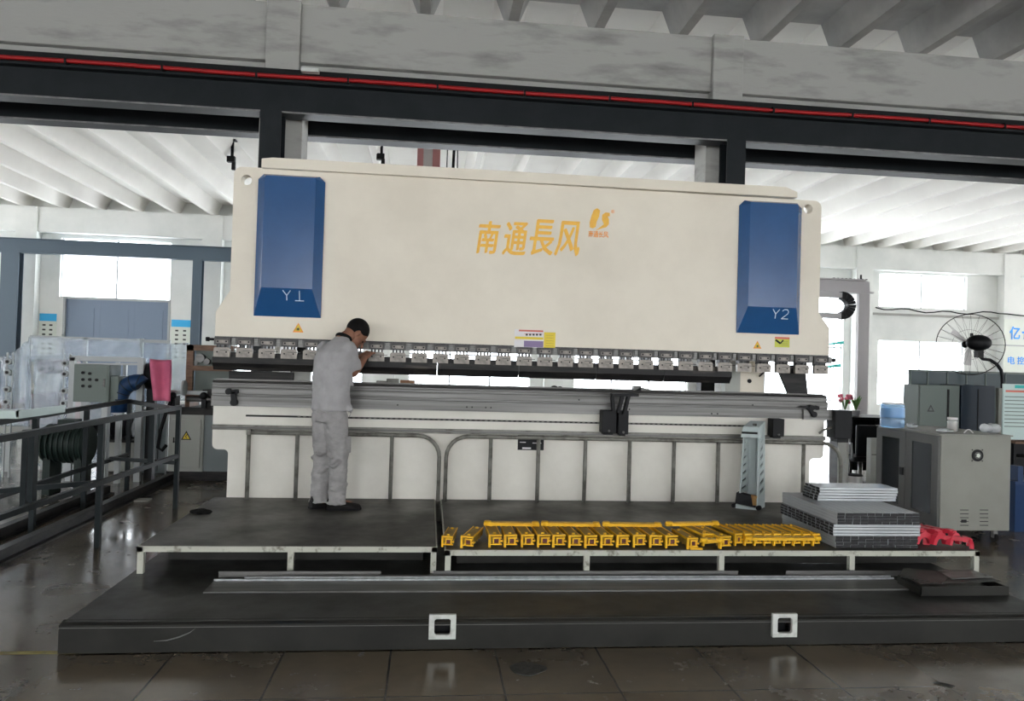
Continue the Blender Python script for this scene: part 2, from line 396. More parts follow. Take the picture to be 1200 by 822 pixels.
# ledge with sagging cables on the right part of the back wall
b = mb(CONC).box(16.35, 21.6, YB-.12, YB, 3.88, 3.96); struct(b, 'trim_2', 'dusty ledge below the high right window')
b = mb(BLACK); pts = [(16.4+5.3*i/16, YB-.42, 4.12-.05*math.sin(i*1.3)-.08*math.sin(PI*i/16)) for i in range(17)]+[(23.5, YB-.42, 3.95)]
b.tube(pts, .025, 6); tag(b.build('cable'), 'thin black cable sagging along the ledge below the high right window', 'cable')

# middle line of concrete columns and the girder between the two bays
GY = 10.2
mid = [-8.15, -2.05, 4.07, 10.2, 16.3, -14.2]
for c in mid:
    b = mb(CONC).box(c-.28, c+.28, GY, GY+.45, 0, 5.36).box(c-.22, c+.22, GY-.06, GY+.5, 5.36, RIBZ+.02)
    struct(b, 'column', 'whitewashed concrete column between the two bays', bevel=.01)
ms = sorted(mid)
for a, c in zip([X0-.2]+ms, ms+[X1-.2]):
    b = mb(CONC).box(a+.22, c-.22, GY, GY+.45, 5.60, RIBZ).box(a+.22, c-.22, GY+.10, GY+.38, 5.40, 5.60)
    struct(b, 'girder', 'weathered concrete girder under the roof slabs between two columns', bevel=.01)

# ------------------------------------------------------------------ crane runways
def ibeam(name, label, y, z0, z1, x0, x1, m, fm, w=.26, rail=True):
    t = thing(name, label, 'beam', ((x0+x1)/2, y, z0))
    mb(m).box(x0, x1, y-.015, y+.015, z0+.02, z1-.02).build('web', None, t)
    mb(m).box(x0, x1, y-w/2, y+w/2, z1-.022, z1).build('top_flange', None, t)
    mb(m).box(x0, x1, y-w/2, y+w/2, z0, z0+.022).m(fm).box(x0, x1, y-w/2-.002, y-w/2, z0, z0+.022).build('bottom_flange', None, t)
    if rail: mb(RUNWAY).box(x0, x1, y-.035, y+.035, z1, z1+.10).build('crane_rail', None, t)
    return t
t = ibeam('runway_beam', 'dark grey crane runway beam in front of the concrete columns', 9.9, 4.77, 5.19, X0+1, X1-1, RUNWAY, FLANGE)
ibeam('runway_beam', 'second dark runway beam, behind the concrete columns', 10.88, 4.77, 5.16, X0+1, X1-1, RUNWAY, FLANGE)
ibeam('runway_beam', 'distant blue-grey runway beam crossing the bright left window', 25.75, 4.75, 5.22, X0+1, 6.0, FARBEAM, FARBEAM, rail=False)
# red conductor rail on the near beam
t = thing('conductor_rail', 'long red conductor rail running along the top of the near runway beam', 'rail', (0, 9.77, 5.2))
b = mb(REDP).tube([(-12+.5*i, 9.76, 5.235+.006*math.sin(i*.9)) for i in range(53)], .028, 8); b.build('red_rail', None, t)
b = mb(BLACK)
for i in range(22): x = -11.4+i*1.14; b.box(x-.012, x+.012, 9.725, 9.80, 5.19, 5.272)
b.build('rail_clip', None, t)
mb(BLACK).box(-12, 14, 9.79, 9.86, 5.19, 5.34).build('backing_strip', None, t)
mb(DWHITE).box(-1.72, -1.50, 9.66, 9.74, 5.28, 5.33).build('tag_plate', None, t)
for x, lab in ((-2.07, 'dark steel column clamped before the left concrete column'), (4.02, 'dark steel column beside the right concrete column')):
    b = mb(RUNWAY).box(x-.13, x+.13, 9.67, 9.69, 0, 4.77).box(x-.13, x+.13, 9.93, 9.95, 0, 4.77).box(x-.008, x+.008, 9.69, 9.93, 0, 4.77).box(x-.2,x+.2,9.6,10.0,0,.03)
    tag(b.build('steel_column'), lab, 'column')
for xx, hw, lab in ((-13.42, .27, 'blue-grey steel column at the far left edge'), (-7.66, .14, 'blue-grey steel column by the right poster under the far beam')):
    b = mb(FARBEAM).box(xx-hw, xx+hw, 25.6, 25.63, 0, 4.75).box(xx-hw, xx+hw, 25.87, 25.9, 0, 4.75).box(xx-.01, xx+.01, 25.63, 25.87, 0, 4.75)
    tag(b.build('steel_column'), lab, 'column')

# far crane end with drag chain on the right
t = thing('gantry_post', 'grey gantry post carrying a beam end right of the press', 'gantry', (9.1, 15, 0))
GR = mat('grey_gantry_paint', (.50,.48,.49), .5); CRM = mat('dusty_cream_post_paint', (.55,.50,.46), .6)
mb(GR).box(8.97, 8.99, 14.92, 15.0, 0, 3.36).box(9.19, 9.21, 14.92, 15.0, 0, 3.36).box(8.99, 9.19, 14.92, 14.94, 0, 3.36).box(8.8, 9.35, 14.8, 15.2, 0, .03).build('post', None, t)
b = mb(GR).box(6.5, 9.24, 14.98, 15.02, 3.40, 3.62).box(6.5, 9.28, 14.88, 15.12, 3.36, 3.40).box(6.5, 9.1, 14.88, 15.12, 3.62, 3.65); b.build('beam', None, t)
b = mb(DSTEEL)
for i in range(9): b.box(8.4+i*.09, 8.43+i*.09, 14.92, 14.99, 3.65, 3.665)
b.build('bolt_row', None, t); mb(DSTEEL).cyl((9.05,15,3.65),(9.05,15,3.76),.02).build('end_stop', None, t)
t = thing('cable_carrier', 'black curved cable drag chain looping between two grey arms', 'cable carrier', (8.2, 14.8, 2.8))
for z in (3.28, 2.85): mb(GR).box(6.5, 8.48, 14.70, 14.82, z-.055, z+.055).build('arm', None, t)
b = mb(BLACK)
for i in range(11):
    a = -PI/2+PI*i/11; a2 = a+PI/11*.86
    P = lambda r, q: (8.46+r*math.cos(q)*1.05, 3.065+r*math.sin(q))
    b.prism([P(.13,a), P(.29,a), P(.29,a2), P(.13,a2)], 'y', 14.68, 14.84)
b.build('chain_link', None, t)

# hoist bits hanging high in the far bay behind the ram
t = thing('hoist_housing', 'pink and white crane end hanging under the far ceiling above the ram', 'hoist', (-.1, 14, 5.1))
PK = mat('pale_pink_paint', (.66,.30,.30), .6)
mb(PK).box(-.33, -.22, 13.9, 14.2, 5.05, RIBZ-.002).box(-.05, .09, 13.9, 14.2, 5.05, RIBZ-.002).build('pink_side', None, t)
mb(LABW).box(-.22, -.05, 13.92, 14.18, 5.0, RIBZ-.002).build('white_centre', None, t)
for k, x in enumerate((.22, .33, .42)):
    b = mb(BLACK).tube([(x, 14, RIBZ+.1), (x+.02*math.sin(k*2), 14, 5.8), (x, 14, 5.05)], .012 if k != 1 else .03, 6)
    tag(b.build('hanging_cable'), ['leftmost thin black cable hanging beside the pink crane end', 'thick black cable loop hanging between two thin cables behind the ram', 'rightmost thin black cable hanging beside the pink crane end'][k], 'cable')
for (x, y, lab) in ((272, 187, 'small dark bracket on the ceiling above the ram left corner'), (447, 184, 'small dark bracket on the ceiling left of the pink crane end')):
    p = gr(x, y, RIBZ-.05); z = RIBZ+.42
    b = mb(BLACK).box(p.x-.09, p.x+.09, p.y-.08, p.y+.08, z-.03, z-.001).box(p.x-.03, p.x+.03, p.y-.03, p.y+.03, RIBZ-.05, z-.03).box(p.x-.11, p.x+.07, p.y-.06, p.y+.06, RIBZ-.12, RIBZ+.02).box(p.x+.0, p.x+.08, p.y-.04, p.y+.04, RIBZ-.30, RIBZ-.10)
    tag(b.build('ceiling_bracket'), lab, 'bracket')

# posters and signs of the back wall
def poster(x0, x1, z0, z1, lab, Y=26.585):
    t = thing('notice_poster', lab, 'poster', ((x0+x1)/2, Y, z0))
    mb(POSTER).box(x0, x1, Y, Y+.012, z0, z1).build('sheet', None, t)
    h = z1-z0; w = x1-x0
    mb(PBLUE).box(x0, x1, Y-.004, Y, z1-.16*h, z1).build('header', None, t)
    b = mb(TEXTD)
    for i in range(7):
        for j in (.28, .68): b.box(x0+w*j-.05, x0+w*j+.05, Y-.003, Y, z1-h*(.24+.1*i)-.035, z1-h*(.24+.1*i)+.02)
    b.build('print', None, t)
poster(-12.94, -12.40, 1.3, 2.86, 'white poster with blue header left of the grey door')
poster(-8.72, -8.08, 1.3, 2.80, 'white poster with blue header right of the grey door')
t = thing('wall_sign', 'white wall sign with large blue characters at the right edge', 'sign', (22.6, 26.22, 2.2))
p0 = at(1177, 374, 26.22); p1 = at(1215, 437, 26.22); mz = (p0.z+p1.z)/2
mb(POSTER).box(p0.x, p1.x+.4, 26.22, 26.248, p1.z, p0.z).build('panel', None, t)
mb(ALU).box(p0.x, p1.x+.4, 26.205, 26.22, at(1177,405,26.22).z-.02, at(1177,405,26.22).z+.03).build('divider', None, t)
b = mb(PBLUE2); a = at(1183, 398, 26.22); b.text('亿', .43, .50, (a.x, 26.22, a.z), bold=.02, depth=.01)
a2 = at(1196, 398, 26.22); b.text('长', .43, .50, (a2.x+.05, 26.22, a2.z), bold=.02, depth=.01); b.build('large_characters', None, t)
b = mb(PBLUE2); a = at(1181, 427, 26.22); b.text('电', .28, .30, (a.x, 26.22, a.z), bold=.01, depth=.01); b.text('控', .28, .30, (a.x+.38, 26.22, a.z), bold=.01, depth=.01); b.build('small_characters', None, t)

#@@ PRESS
# ------------------------------------------------------------------ press brake
PY = 7.2
PB = thing('press_brake', 'large cream press brake with blue cylinder covers behind the raised platforms', 'press brake', (1.02, 7.9, 0))
def C(x, y, Y=PY): p = at(x, y, Y); return (p.x, p.z)
# ram plate with rounded upper corners and two lifting holes
RL, RR = -1.855, 3.905
out = [(-1.975,1.84),(-1.975,2.07),(RL,2.27)] + [(RL+.07+.07*math.cos(a), 3.43-.07+.07*math.sin(a)) for a in [PI-PI/2*i/5 for i in range(6)]] \
    + [(RR-.07+.07*math.cos(a), 3.41-.07+.07*math.sin(a)) for a in [PI/2-PI/2*i/5 for i in range(6)]] + [(RR,2.27),(4.02,2.12),(4.02,1.84)]
hl = C(289, 211); hr = C(947, 245)
mb(CREAM).plate(out, [arc(*hl, .048, 0, 2*PI*15/16, 15), arc(*hr, .048, 0, 2*PI*15/16, 15)], 'y', PY, PY+.12).build('ram', None, PB, bevel=.004)
b = mb(CREAM).prism([(-1.60,3.505),(-1.50,3.52),(3.50,3.52),(3.62,3.475),(3.62,3.42),(-1.60,3.42)], 'y', PY-.05, PY+.10)
b.build('ram_top_plate', None, PB, bevel=.004)
# blue cylinder covers
def cover(x0, x1, name_txt, tx):
    z0, z1 = 2.045, 3.37; i, d = .075, .10; y = PY
    base = [(x0,z0),(x1,z0),(x1,z1-.05),(x1-.05,z1),(x0+.05,z1),(x0,z1-.05)]
    top = [(x0+i,z0+.26),(x1-i,z0+.26),(x1-i,z1-.05),(x1-i-.01,z1-.03),(x0+i+.01,z1-.03),(x0+i,z1-.05)]
    b = mb(BLUE); V0 = [b.bm.verts.new((u, y, v)) for u, v in base]; V1 = [b.bm.verts.new((u, y-.018, v)) for u, v in base]
    V2 = [b.bm.verts.new((u, y-d, v)) for u, v in top]
    k = len(base)
    for A, B in ((V0,V1),(V1,V2)):
        for j in range(k): b.bm.faces.new([A[j], A[(j+1)%k], B[(j+1)%k], B[j]])
    b.bm.faces.new(V2); b.bm.faces.new(V0[::-1])
    o = b.build('cylinder_cover', None, PB); o['label'] = 'blue cover marked %s' % name_txt
    # the hand marking lies on the sloping lower part
    b = mb(CHALK); zz = z0+.15
    s = Euler((math.atan2(d-.018, .26), 0, 0)).to_matrix()
    def seg(p, q, w=.008):
        f = lambda u, v: Vector((tx+u, y-.018-(d-.018)*(zz+v-z0)/.26-.004, zz+v))
        b.bar(f(*p), f(*q), w, .003, up=(0,-1,.3))
    seg((0,.09),(.035,.045)); seg((.07,.09),(.035,.045)); seg((.035,.045),(.035,0))
    if name_txt == 'Y1': seg((.15,.09),(.15,0)); seg((.11,0),(.19,0))
    else:
        pts = [(.10,.075),(.12,.09),(.15,.09),(.165,.07),(.16,.05),(.10,0),(.17,0)]
        for p, q in zip(pts, pts[1:]): seg(p, q)
    b.build('marking', None, o)
cover(-1.63, -1.02, 'Y1', -1.36); cover(3.035, 3.685, 'Y2', 3.37)

# gold characters and logo on the ram
b = mb(GOLD)
for ch, x, y, x2, y2 in (('南',558,297,586,262),('通',588,299,618,263),('長',620,299,649,260),('风',649,300,679,262)):
    a = at(x, y, PY); c = at(x2, y2, PY)
    for k, (du, dv) in enumerate(((0,0),(.008,.003),(.004,.008),(.012,.009))): b.text(ch, c.x-a.x-.004, c.z-a.z+.008, (a.x+du, PY, a.z+dv), shear=.18, bold=0, depth=.004+.0006*k)
b.build('gold_characters', None, PB)
b = mb(GOLD)
def poly_px(b, pts, dep=.004): b.prism([(lambda p: (p.x, p.z))(at(x, y, PY)) for x, y in pts], 'y', PY-dep, PY+.001)
S = lambda x, y: (615+x/10.91, 240+y/10.91)
poly_px(b, [S(*p) for p in ((880,70),(925,45),(962,75),(950,150),(918,220),(905,285),(870,305),(832,290),(828,230),(850,150))])
poly_px(b, [S(*p) for p in ((990,130),(1030,100),(1085,105),(1085,150),(1060,150),(1075,190),(1075,250),(1040,290),(980,305),(900,335),(960,290),(1010,250),(985,190))])
o = b.build('gold_logo', None, PB)
b = mb(LABO); 
a = at(689.5, 278, PY); c = at(713, 271.5, PY); b.text('南通长风', c.x-a.x, c.z-a.z, (a.x, PY, a.z), bold=.01, depth=.003)
a = at(716, 250, PY); b.text('®', .035, .035, (a.x, PY, a.z), depth=.003); b.build('small_lettering', None, o)
# stickers
def pxbox(b, x0, y0, x1, y1, dep=.003, Y=PY): a = at(x0, y0, Y); c = at(x1, y1, Y); b.box(a.x, c.x, Y-dep, Y+.001, c.z, a.z)
b = mb(LABW); pxbox(b, 603, 386, 637, 408); o = b.build('sticker', None, PB); o['label'] = 'red, yellow and violet sticker'
b = mb(LABR); pxbox(b, 608, 386.5, 636.5, 389.5, .005); pxbox(b, 614, 391, 636, 392.2, .005); b.m(LABY); pxbox(b, 603.5, 394.5, 636.5, 398.5, .005); b.m(LABP); pxbox(b, 614, 399.5, 636.5, 407.5, .005); b.m(TEXTD)
for i in range(5): pxbox(b, 616+i*4, 391.2, 618.4+i*4, 393.6, .0055)
b.build('print', None, o)
b = mb(LABY); pxbox(b, 637.6, 389.5, 650.5, 408); o = b.build('sticker', None, PB); o['label'] = 'plain yellow sticker'
b = mb(TEXTD)
for y in (393, 396, 399.5, 402.5, 405.5): pxbox(b, 639.5, y, 648.5, y+.5, .004)
b.build('print', None, o)
b = mb(LABG); pxbox(b, 908, 395, 925, 407.5); o = b.build('sticker', None, PB); o['label'] = 'lime warning sticker with red top'
b = mb(LABR); pxbox(b, 908, 395, 925, 398, .005); b.m(BLACK)
a = at(912, 401, PY); b.bar((a.x-.03, PY-.005, a.z+.02), (a.x+.02, PY-.005, a.z-.015), .018, .004, up=(0,1,0)); b.bar((a.x+.02, PY-.005, a.z-.015), (a.x+.05, PY-.005, a.z+.02), .012, .004, up=(0,1,0)); b.m(TEXTD)
for y in (400.5, 402.5, 404.5): pxbox(b, 916, y, 923.5, y+.5, .004)
b.build('print', None, o)
for x, y, s in ((349.5, 384.5, .050), (887.5, 404.5, .043)):
    a = at(x, y, PY); tri = lambda k: [(a.x-s*k, a.z-s*.85*k), (a.x+s*k, a.z-s*.85*k), (a.x, a.z+s*.95*k)]
    b = mb(LABO).prism(tri(1), 'y', PY-.002, PY+.001).m(LABY).prism(tri(.68), 'y', PY-.004, PY); b.m(TEXTD).cyl((a.x,PY-.0055,a.z-.012),(a.x,PY,a.z-.012),s*.2,n=10)
    for k in range(8): q = k*PI/4; b.bar((a.x, PY-.005, a.z-.012), (a.x+s*.36*math.cos(q), PY-.005, a.z-.012+s*.36*math.sin(q)), .0025, .002, up=(0,1,0))
    o = b.build('laser_warning_sign', None, PB); o['label'] = 'orange triangle with a black burst'

# clamps, 30 of them, and the bar that carries them
mb(CLAMPD).box(-1.975, 4.02, PY+.0, PY+.09, 1.775, 1.845).build('clamp_rail', None, PB)
b = mb(BLACK).cyl((-2.04,PY+.03,1.815),(-1.975,PY+.03,1.815),.012).cyl((-2.06,PY+.03,1.815),(-2.03,PY+.03,1.815),.02).cyl((4.02,PY+.03,1.80),(4.08,PY+.03,1.80),.012).cyl((4.06,PY+.03,1.80),(4.1,PY+.03,1.80),.02)
b.build('end_screw', None, PB)
def clamp_at(x):
    w = .145
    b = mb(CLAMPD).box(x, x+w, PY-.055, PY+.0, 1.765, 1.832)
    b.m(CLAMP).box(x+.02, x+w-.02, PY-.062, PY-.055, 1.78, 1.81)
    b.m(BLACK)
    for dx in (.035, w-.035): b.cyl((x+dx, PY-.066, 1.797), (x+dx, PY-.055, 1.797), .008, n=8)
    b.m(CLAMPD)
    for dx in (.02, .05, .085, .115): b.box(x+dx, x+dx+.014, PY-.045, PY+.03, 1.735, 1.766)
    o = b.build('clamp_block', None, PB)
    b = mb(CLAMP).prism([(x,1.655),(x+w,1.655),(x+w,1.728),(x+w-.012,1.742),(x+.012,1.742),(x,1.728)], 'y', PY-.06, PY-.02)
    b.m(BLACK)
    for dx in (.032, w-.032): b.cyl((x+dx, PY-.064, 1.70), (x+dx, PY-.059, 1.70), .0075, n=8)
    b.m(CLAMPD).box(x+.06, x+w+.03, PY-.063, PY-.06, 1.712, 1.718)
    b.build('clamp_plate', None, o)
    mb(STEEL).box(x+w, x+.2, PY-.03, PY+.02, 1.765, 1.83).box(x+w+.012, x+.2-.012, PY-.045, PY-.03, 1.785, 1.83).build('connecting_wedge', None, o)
    return o
c0 = clamp_at(-1.965)
for k in range(1, 30):
    c = c0.copy(); COL.objects.link(c); c.parent = PB; c.location = (.2*k, 0, 0)
    for g in list(c0.children):
        q = g.copy(); COL.objects.link(q); q.parent = c
# punch sections
seg = [-1.98, -.90, .08, .86, 1.62, 2.30, 2.985]
for i, (a, c) in enumerate(zip(seg, seg[1:])):
    b = mb(PUNCH if i in (1,4,5) else DSTEEL).prism([(PY-.018,1.70),(PY+.022,1.70),(PY+.022,1.60),(PY+.012,1.545),(PY+.002,1.535),(PY-.012,1.56),(PY-.05,1.60),(PY-.05,1.652),(PY-.018,1.652)], 'x', a+.002, c-.002)
    o = b.build('punch', None, PB)
# bed
bl, br = -1.965, 3.985
step = .145
def rc(cx, cz, r, a0, a1): return arc(cx, cz, r, a0, a1, 5)
bed = [(bl,1.21),(bl,.87)]+rc(bl+.05,.85,.05,PI,PI*1.5)[1:]+[(bl+step-.04,.80)]+rc(bl+step-.04,.76,.04,PI/2,0)[1:]+[(bl+step,.34)] \
    + [(br-step,.34),(br-step,.76)]+rc(br-step+.04,.76,.04,PI,PI/2)[1:]+[(br-.05,.80)]+rc(br-.05,.85,.05,-PI/2,0)[1:]+[(br,1.21)]
mb(WHITE).plate(bed, [], 'y', PY, PY+.10).build('bed_front_plate', None, PB, bevel=.004)
mb(WHITE).box(-1.75, 3.78, PY+.10, PY+.16, .02, 1.2).build('bed_core', None, PB)
b = mb(STEEL)
prof = [(PY-.06,1.205),(PY-.06,1.295),(PY-.045,1.30),(PY-.045,1.315),(PY-.055,1.32),(PY-.055,1.372),(PY-.03,1.376),(PY-.03,1.388),(PY-.05,1.392),(PY-.05,1.402),(PY-.03,1.405),(PY-.03,1.415),(PY-.04,1.42),(PY-.01,1.442),(PY+.11,1.442),(PY+.11,1.205)]
b.prism(prof, 'x', bl-.005, br+.005); o = b.build('bed_table', None, PB)
b = mb(BLACK)
for x, z in ((.37,1.245),(.42,1.245),(.55,1.245),(.60,1.245),(2.78,1.235),(2.84,1.235),(-.28,1.25),(3.2,1.33),(1.45,1.34),(1.95,1.26)): b.cyl((x,PY-.064,z),(x,PY-.058,z),.008,n=8)
b.build('screw_hole', None, o)
mb(STEEL).box(bl, br, PY+.03, PY+.09, 1.442, 1.452).build('die_block', None, PB)
# raised die seat to the right of the arms
a = at(745, 455, PY+.02); b = mb(STEEL).box(a.x-.03, a.x+.05, PY, PY+.06, 1.44, 1.49).prism([(a.x-.02,1.44),(a.x+.22,1.44),(a.x+.05,1.475)], 'y', PY, PY+.05); b.build('die_stop', None, PB)
# slide rail and slotted strip
b = mb(GALV).box(bl, br, PY-.03, PY, .985, 1.03).m(STEEL).box(bl, br, PY-.04, PY-.03, 1.0, 1.015); b.build('slide_rail', None, PB)
b = mb(DSTEEL).box(-1.67, 3.3, PY-.012, PY, 1.108, 1.125); o = b.build('toothed_strip', None, PB)
b = mb(GALV)
for i in range(90): b.box(-1.2+.05*i, -1.175+.05*i, PY-.014, PY-.012, 1.112, 1.121)
o2 = b.build('strip_tooth', None, o)
# end stop levers
def lever(x, y, s=1):
    a = at(x, y, PY-.06); b = mb(BLACK).cyl((a.x-.03,PY-.11,a.z),(a.x-.03,PY-.06,a.z),.028).cyl((a.x+.03,PY-.10,a.z),(a.x+.03,PY-.06,a.z),.022)
    b.bar((a.x-.03,PY-.09,a.z),(a.x+.05,PY-.09,a.z-.0),.035,.03,up=(0,1,0))
    return b, a
b, a = lever(273, 459); b.bar((a.x+.01,PY-.09,a.z),(a.x+.02,PY-.09,a.z-.10),.045,.03,up=(0,1,0)).cyl((a.x+.02,PY-.11,a.z-.10),(a.x+.02,PY-.06,a.z-.10),.032); b.build('stop_lever', None, PB)
b, a = lever(952, 478); b.bar((a.x-.14,PY-.09,a.z+.01),(a.x,PY-.09,a.z),.02,.02,up=(0,1,0)).bar((a.x-.06,PY-.09,a.z),(a.x,PY-.09,a.z-.07),.035,.03,up=(0,1,0)).cyl((a.x,PY-.11,a.z-.065),(a.x,PY-.06,a.z-.065),.028); b.build('stop_lever', None, PB)
# black carriages on the slide rail
def carriage(x0, x1, z0, z1, name='carriage'):
    b = mb(BLACK).box(x0, x1, PY-.16, PY-.04, z0, z1); b.m(STEEL).cyl(((x0+x1)/2, PY-.17, z0+.02), ((x0+x1)/2, PY-.155, z0+.02), .012)
    b.m(BLACK).box(x0+.02, x1-.02, PY-.13, PY-.05, z0-.02, z0); return b.build(name, None, PB, bevel=.006)
c1 = at(706, 481, 7.04); c2 = at(722, 508, 7.04)
carriage(c1.x, c2.x, c2.z, c1.z); carriage(c2.x+.02, c2.x+.12, c2.z-.01, c1.z)
b = mb(BLACK); p = lambda x, y: at(x, y, 7.02)
for q in (((717,463),(719,482)),((730,463),(724,484)),((737,462),(731,486))): b.bar(p(*q[0]), p(*q[1]), .028, .06, up=(0,1,0))
b.bar(p(716,463), p(747,463), .10, .028); b.bar(p(727,464), p(725,480), .012, .03, up=(0,1,0)); b.m(STEEL).bar(p(729,470), p(725,481), .018, .02, up=(0,1,0)).m(BLACK)
b.build('support_arm', None, PB)
c1 = at(905, 491, 7.06); c2 = at(918, 512, 7.06); carriage(c1.x, c2.x, c2.z, c1.z)
b = mb(BLACK).box(4.02, 4.20, PY-.14, PY+.02, 1.02, 1.30).box(4.06, 4.18, PY-.12, PY, .98, 1.02); b.build('end_carriage', None, PB, bevel=.006)
mb(GALV).tube([at(960,508,7.12), at(966,504,7.12), at(978,500,7.12)], .012, 6).build('hose', None, PB)
mb(STEEL).box(3.72, 4.02, PY-.085, PY-.06, 1.20, 1.30).build('rail_extension', None, PB)
# name plate of the bed
b = mb(BLACK); pxbox(b, 607, 510, 637, 528, .006); o = b.build('rating_plate', None, PB)
b = mb(LABW); 
for i in range(8): pxbox(b, 613+i*2.6, 512.5, 614.8+i*2.6, 514, .008)
pxbox(b, 612, 524.5, 622, 526.5, .008); pxbox(b, 609, 518, 616, 519, .008); pxbox(b, 624, 519, 634, 520, .008); b.build('print', None, o)
# side frames behind the plates and bridge at the back
for x in (-1.62, 3.30):
    fr = [(7.36,.0),(9.0,.0),(9.0,3.25),(7.34,3.25),(7.34,2.3),(8.05,2.1),(8.05,1.35),(7.36,1.25)]
    mb(WHITE).prism(fr, 'x', x, x+.07).build('side_frame', None, PB)
for x in (-1.45, 3.10): mb(BLACK).box(x-.02, x+.14, 8.25, 8.4, .6, 2.0).build('gauge_column', None, PB)
mb(CREAM).box(-1.55, 3.3, 8.85, 8.97, 2.2, 3.2).build('rear_bridge', None, PB)
mb(DSTEEL).box(-1.5, 3.3, 8.0, 8.08, .9, 1.05).build('gauge_beam', None, PB)
# pieces seen in the gap: grey gearboxes left, cream guide right, slanted dark punch
a = at(345, 446, 7.6)
b = mb(PALECAB).hexa([(a.x-.02,7.5,1.42),(a.x+.16,7.5,1.40),(a.x+.16,7.6,1.40),(a.x-.02,7.6,1.42),(a.x+.0,7.5,1.60),(a.x+.17,7.5,1.60),(a.x+.17,7.6,1.60),(a.x+.0,7.6,1.60)]); b.build('gauge_block', None, PB)
b = mb(PALECAB).box(3.06, 3.22, 7.5, 7.62, 1.3, 1.78).m(CREAM).box(3.225, 3.50, 7.55, 7.70, 1.3, 1.78); b.build('guide_housing', None, PB)
mb(BLACK).cyl((3.34,7.54,1.56),(3.34,7.552,1.56),.022).tube([(3.47,7.53,1.72),(3.49,7.53,1.66),(3.44,7.53,1.61)], .008, 6).build('guide_bolt', None, PB)
b = mb(DSTEEL).hexa([(3.66,7.3,1.44),(3.86,7.3,1.44),(3.86,7.36,1.44),(3.66,7.36,1.44),(3.52,7.3,1.74),(3.82,7.3,1.74),(3.82,7.36,1.74),(3.52,7.36,1.74)]); b.build('rear_arm', None, PB)
b = mb(DSTEEL).box(-1.90, -1.30, 7.45, 7.7, 1.1, 1.52).box(-1.28,-1.17,7.6,7.7,1.1,1.6); b.build('gearbox', None, PB)

# ------------------------------------------------------------------ small things lying behind the die
def lump(name, lab, cat, c, r, m, k=3, squash=.6):
    b = mb(m)
    for i in range(k):
        b.ball((c[0]+random.uniform(-.5,.5)*r[0], c[1]+random.uniform(-.4,.4)*r[1], c[2]+r[2]*squash*random.uniform(.7,1)), r[0]*random.uniform(.45,.7), r[1]*.8, r[2]*random.uniform(.6,.9), n=10)
    return tag(b.build(name), lab, cat)
for x0, x1, m, lab, cat in ((441, 453, GALV, 'olive-grey foam block lying behind the die, left of the pair', 'block'), (453, 467, GALV, 'taller olive-grey block beside the brown carton behind the die', 'block'), (469, 486, COPPER, 'small brown carton standing behind the die', 'box')):
    a = at(x0, 450, 7.9); c = at(x1, 450, 7.9); h = {441:.05, 453:.075, 469:.065}[x0]
    b = mb(m).box(a.x, c.x, 7.86, 7.98, 1.36, 1.40+h).m(PROFD).box(a.x-.002, c.x+.002, 7.91, 7.925, 1.36, 1.401+h)
    tag(b.build('gauge_block' if m is GALV else 'small_carton', bevel=.006), lab, cat)
t = thing('back_gauge_table', 'dark flat back gauge table behind the die carrying small boxes', 'table', (.9, 8, 0))
mb(DSTEEL).box(-1.0, 2.9, 7.75, 7.99, 1.33, 1.36).build('table_plate', None, t)
for x in (-.9, 2.8): mb(DSTEEL).box(x-.04, x+.04, 7.8, 7.88, 0, 1.33).build('leg', None, t)
a = at(652, 449, 7.85)
lump('work_glove', 'black crumpled glove lying behind the die under the yellow sticker', 'glove', (a.x, 7.85, 1.36), (.08,.05,.07), BLACK, 5)
b = mb(PROFM).box(at(612,449,7.85).x, at(680,449,7.85).x, 7.78, 7.92, 1.362, 1.372); tag(b.build('sheet_offcut'), 'thin bright sheet offcut lying behind the die beside the glove', 'sheet')

# ------------------------------------------------------------------ tube guards in front of the bed
FY = 7.10
def guard(label, x0, x1, posts, arcs):
    t = thing('tube_guard', label, 'guard rail', ((x0+x1)/2, FY, .36)); zt = .97; R = .20
    r = .019
    b = mb(GALV)
    if arcs == 'R':
        pts = [(x0, zt)]+[(x1-R, zt)]+[(x1-R+R*math.sin(q), zt-R+R*math.cos(q)) for q in [PI/2*i/6 for i in range(1,7)]]+[(x1, .362)]
        b.tube([(u, FY, v) for u, v in pts], r, 10)
    else:
        pts = [(x0,.362)]+[(x0+R-R*math.cos(q), zt-R+R*math.sin(q)) for q in [PI/2*i/6 for i in range(0,7)]]+[(x1-R, zt)]+[(x1-R+R*math.sin(q), zt-R+R*math.cos(q)) for q in [PI/2*i/6 for i in range(1,7)]]+[(x1,.362)]
        b.tube([(u, FY, v) for u, v in pts], r, 10)
    b.build('hoop', None, t)
    for x in posts: mb(GALV).cyl((x, FY, .362), (x, FY, zt), r, n=10).build('post', None, t)
    if arcs == 'R': mb(GALV).box(x0-.02, x0+.02, FY-.02, FY+.02, zt-.02, zt+.03).build('corner_cap', None, t)
gx_ = lambda x, y=560: at(x, y, FY).x
guard('left grey tube guard with one rounded corner, behind the man', gx_(290), gx_(514), [gx_(290), gx_(347), gx_(402), gx_(458)], 'R')
guard('right grey tube guard with two rounded corners before the bed', gx_(522), gx_(985), [gx_(x) for x in (574,630,685,737,789,841,893,941)], 'LR')

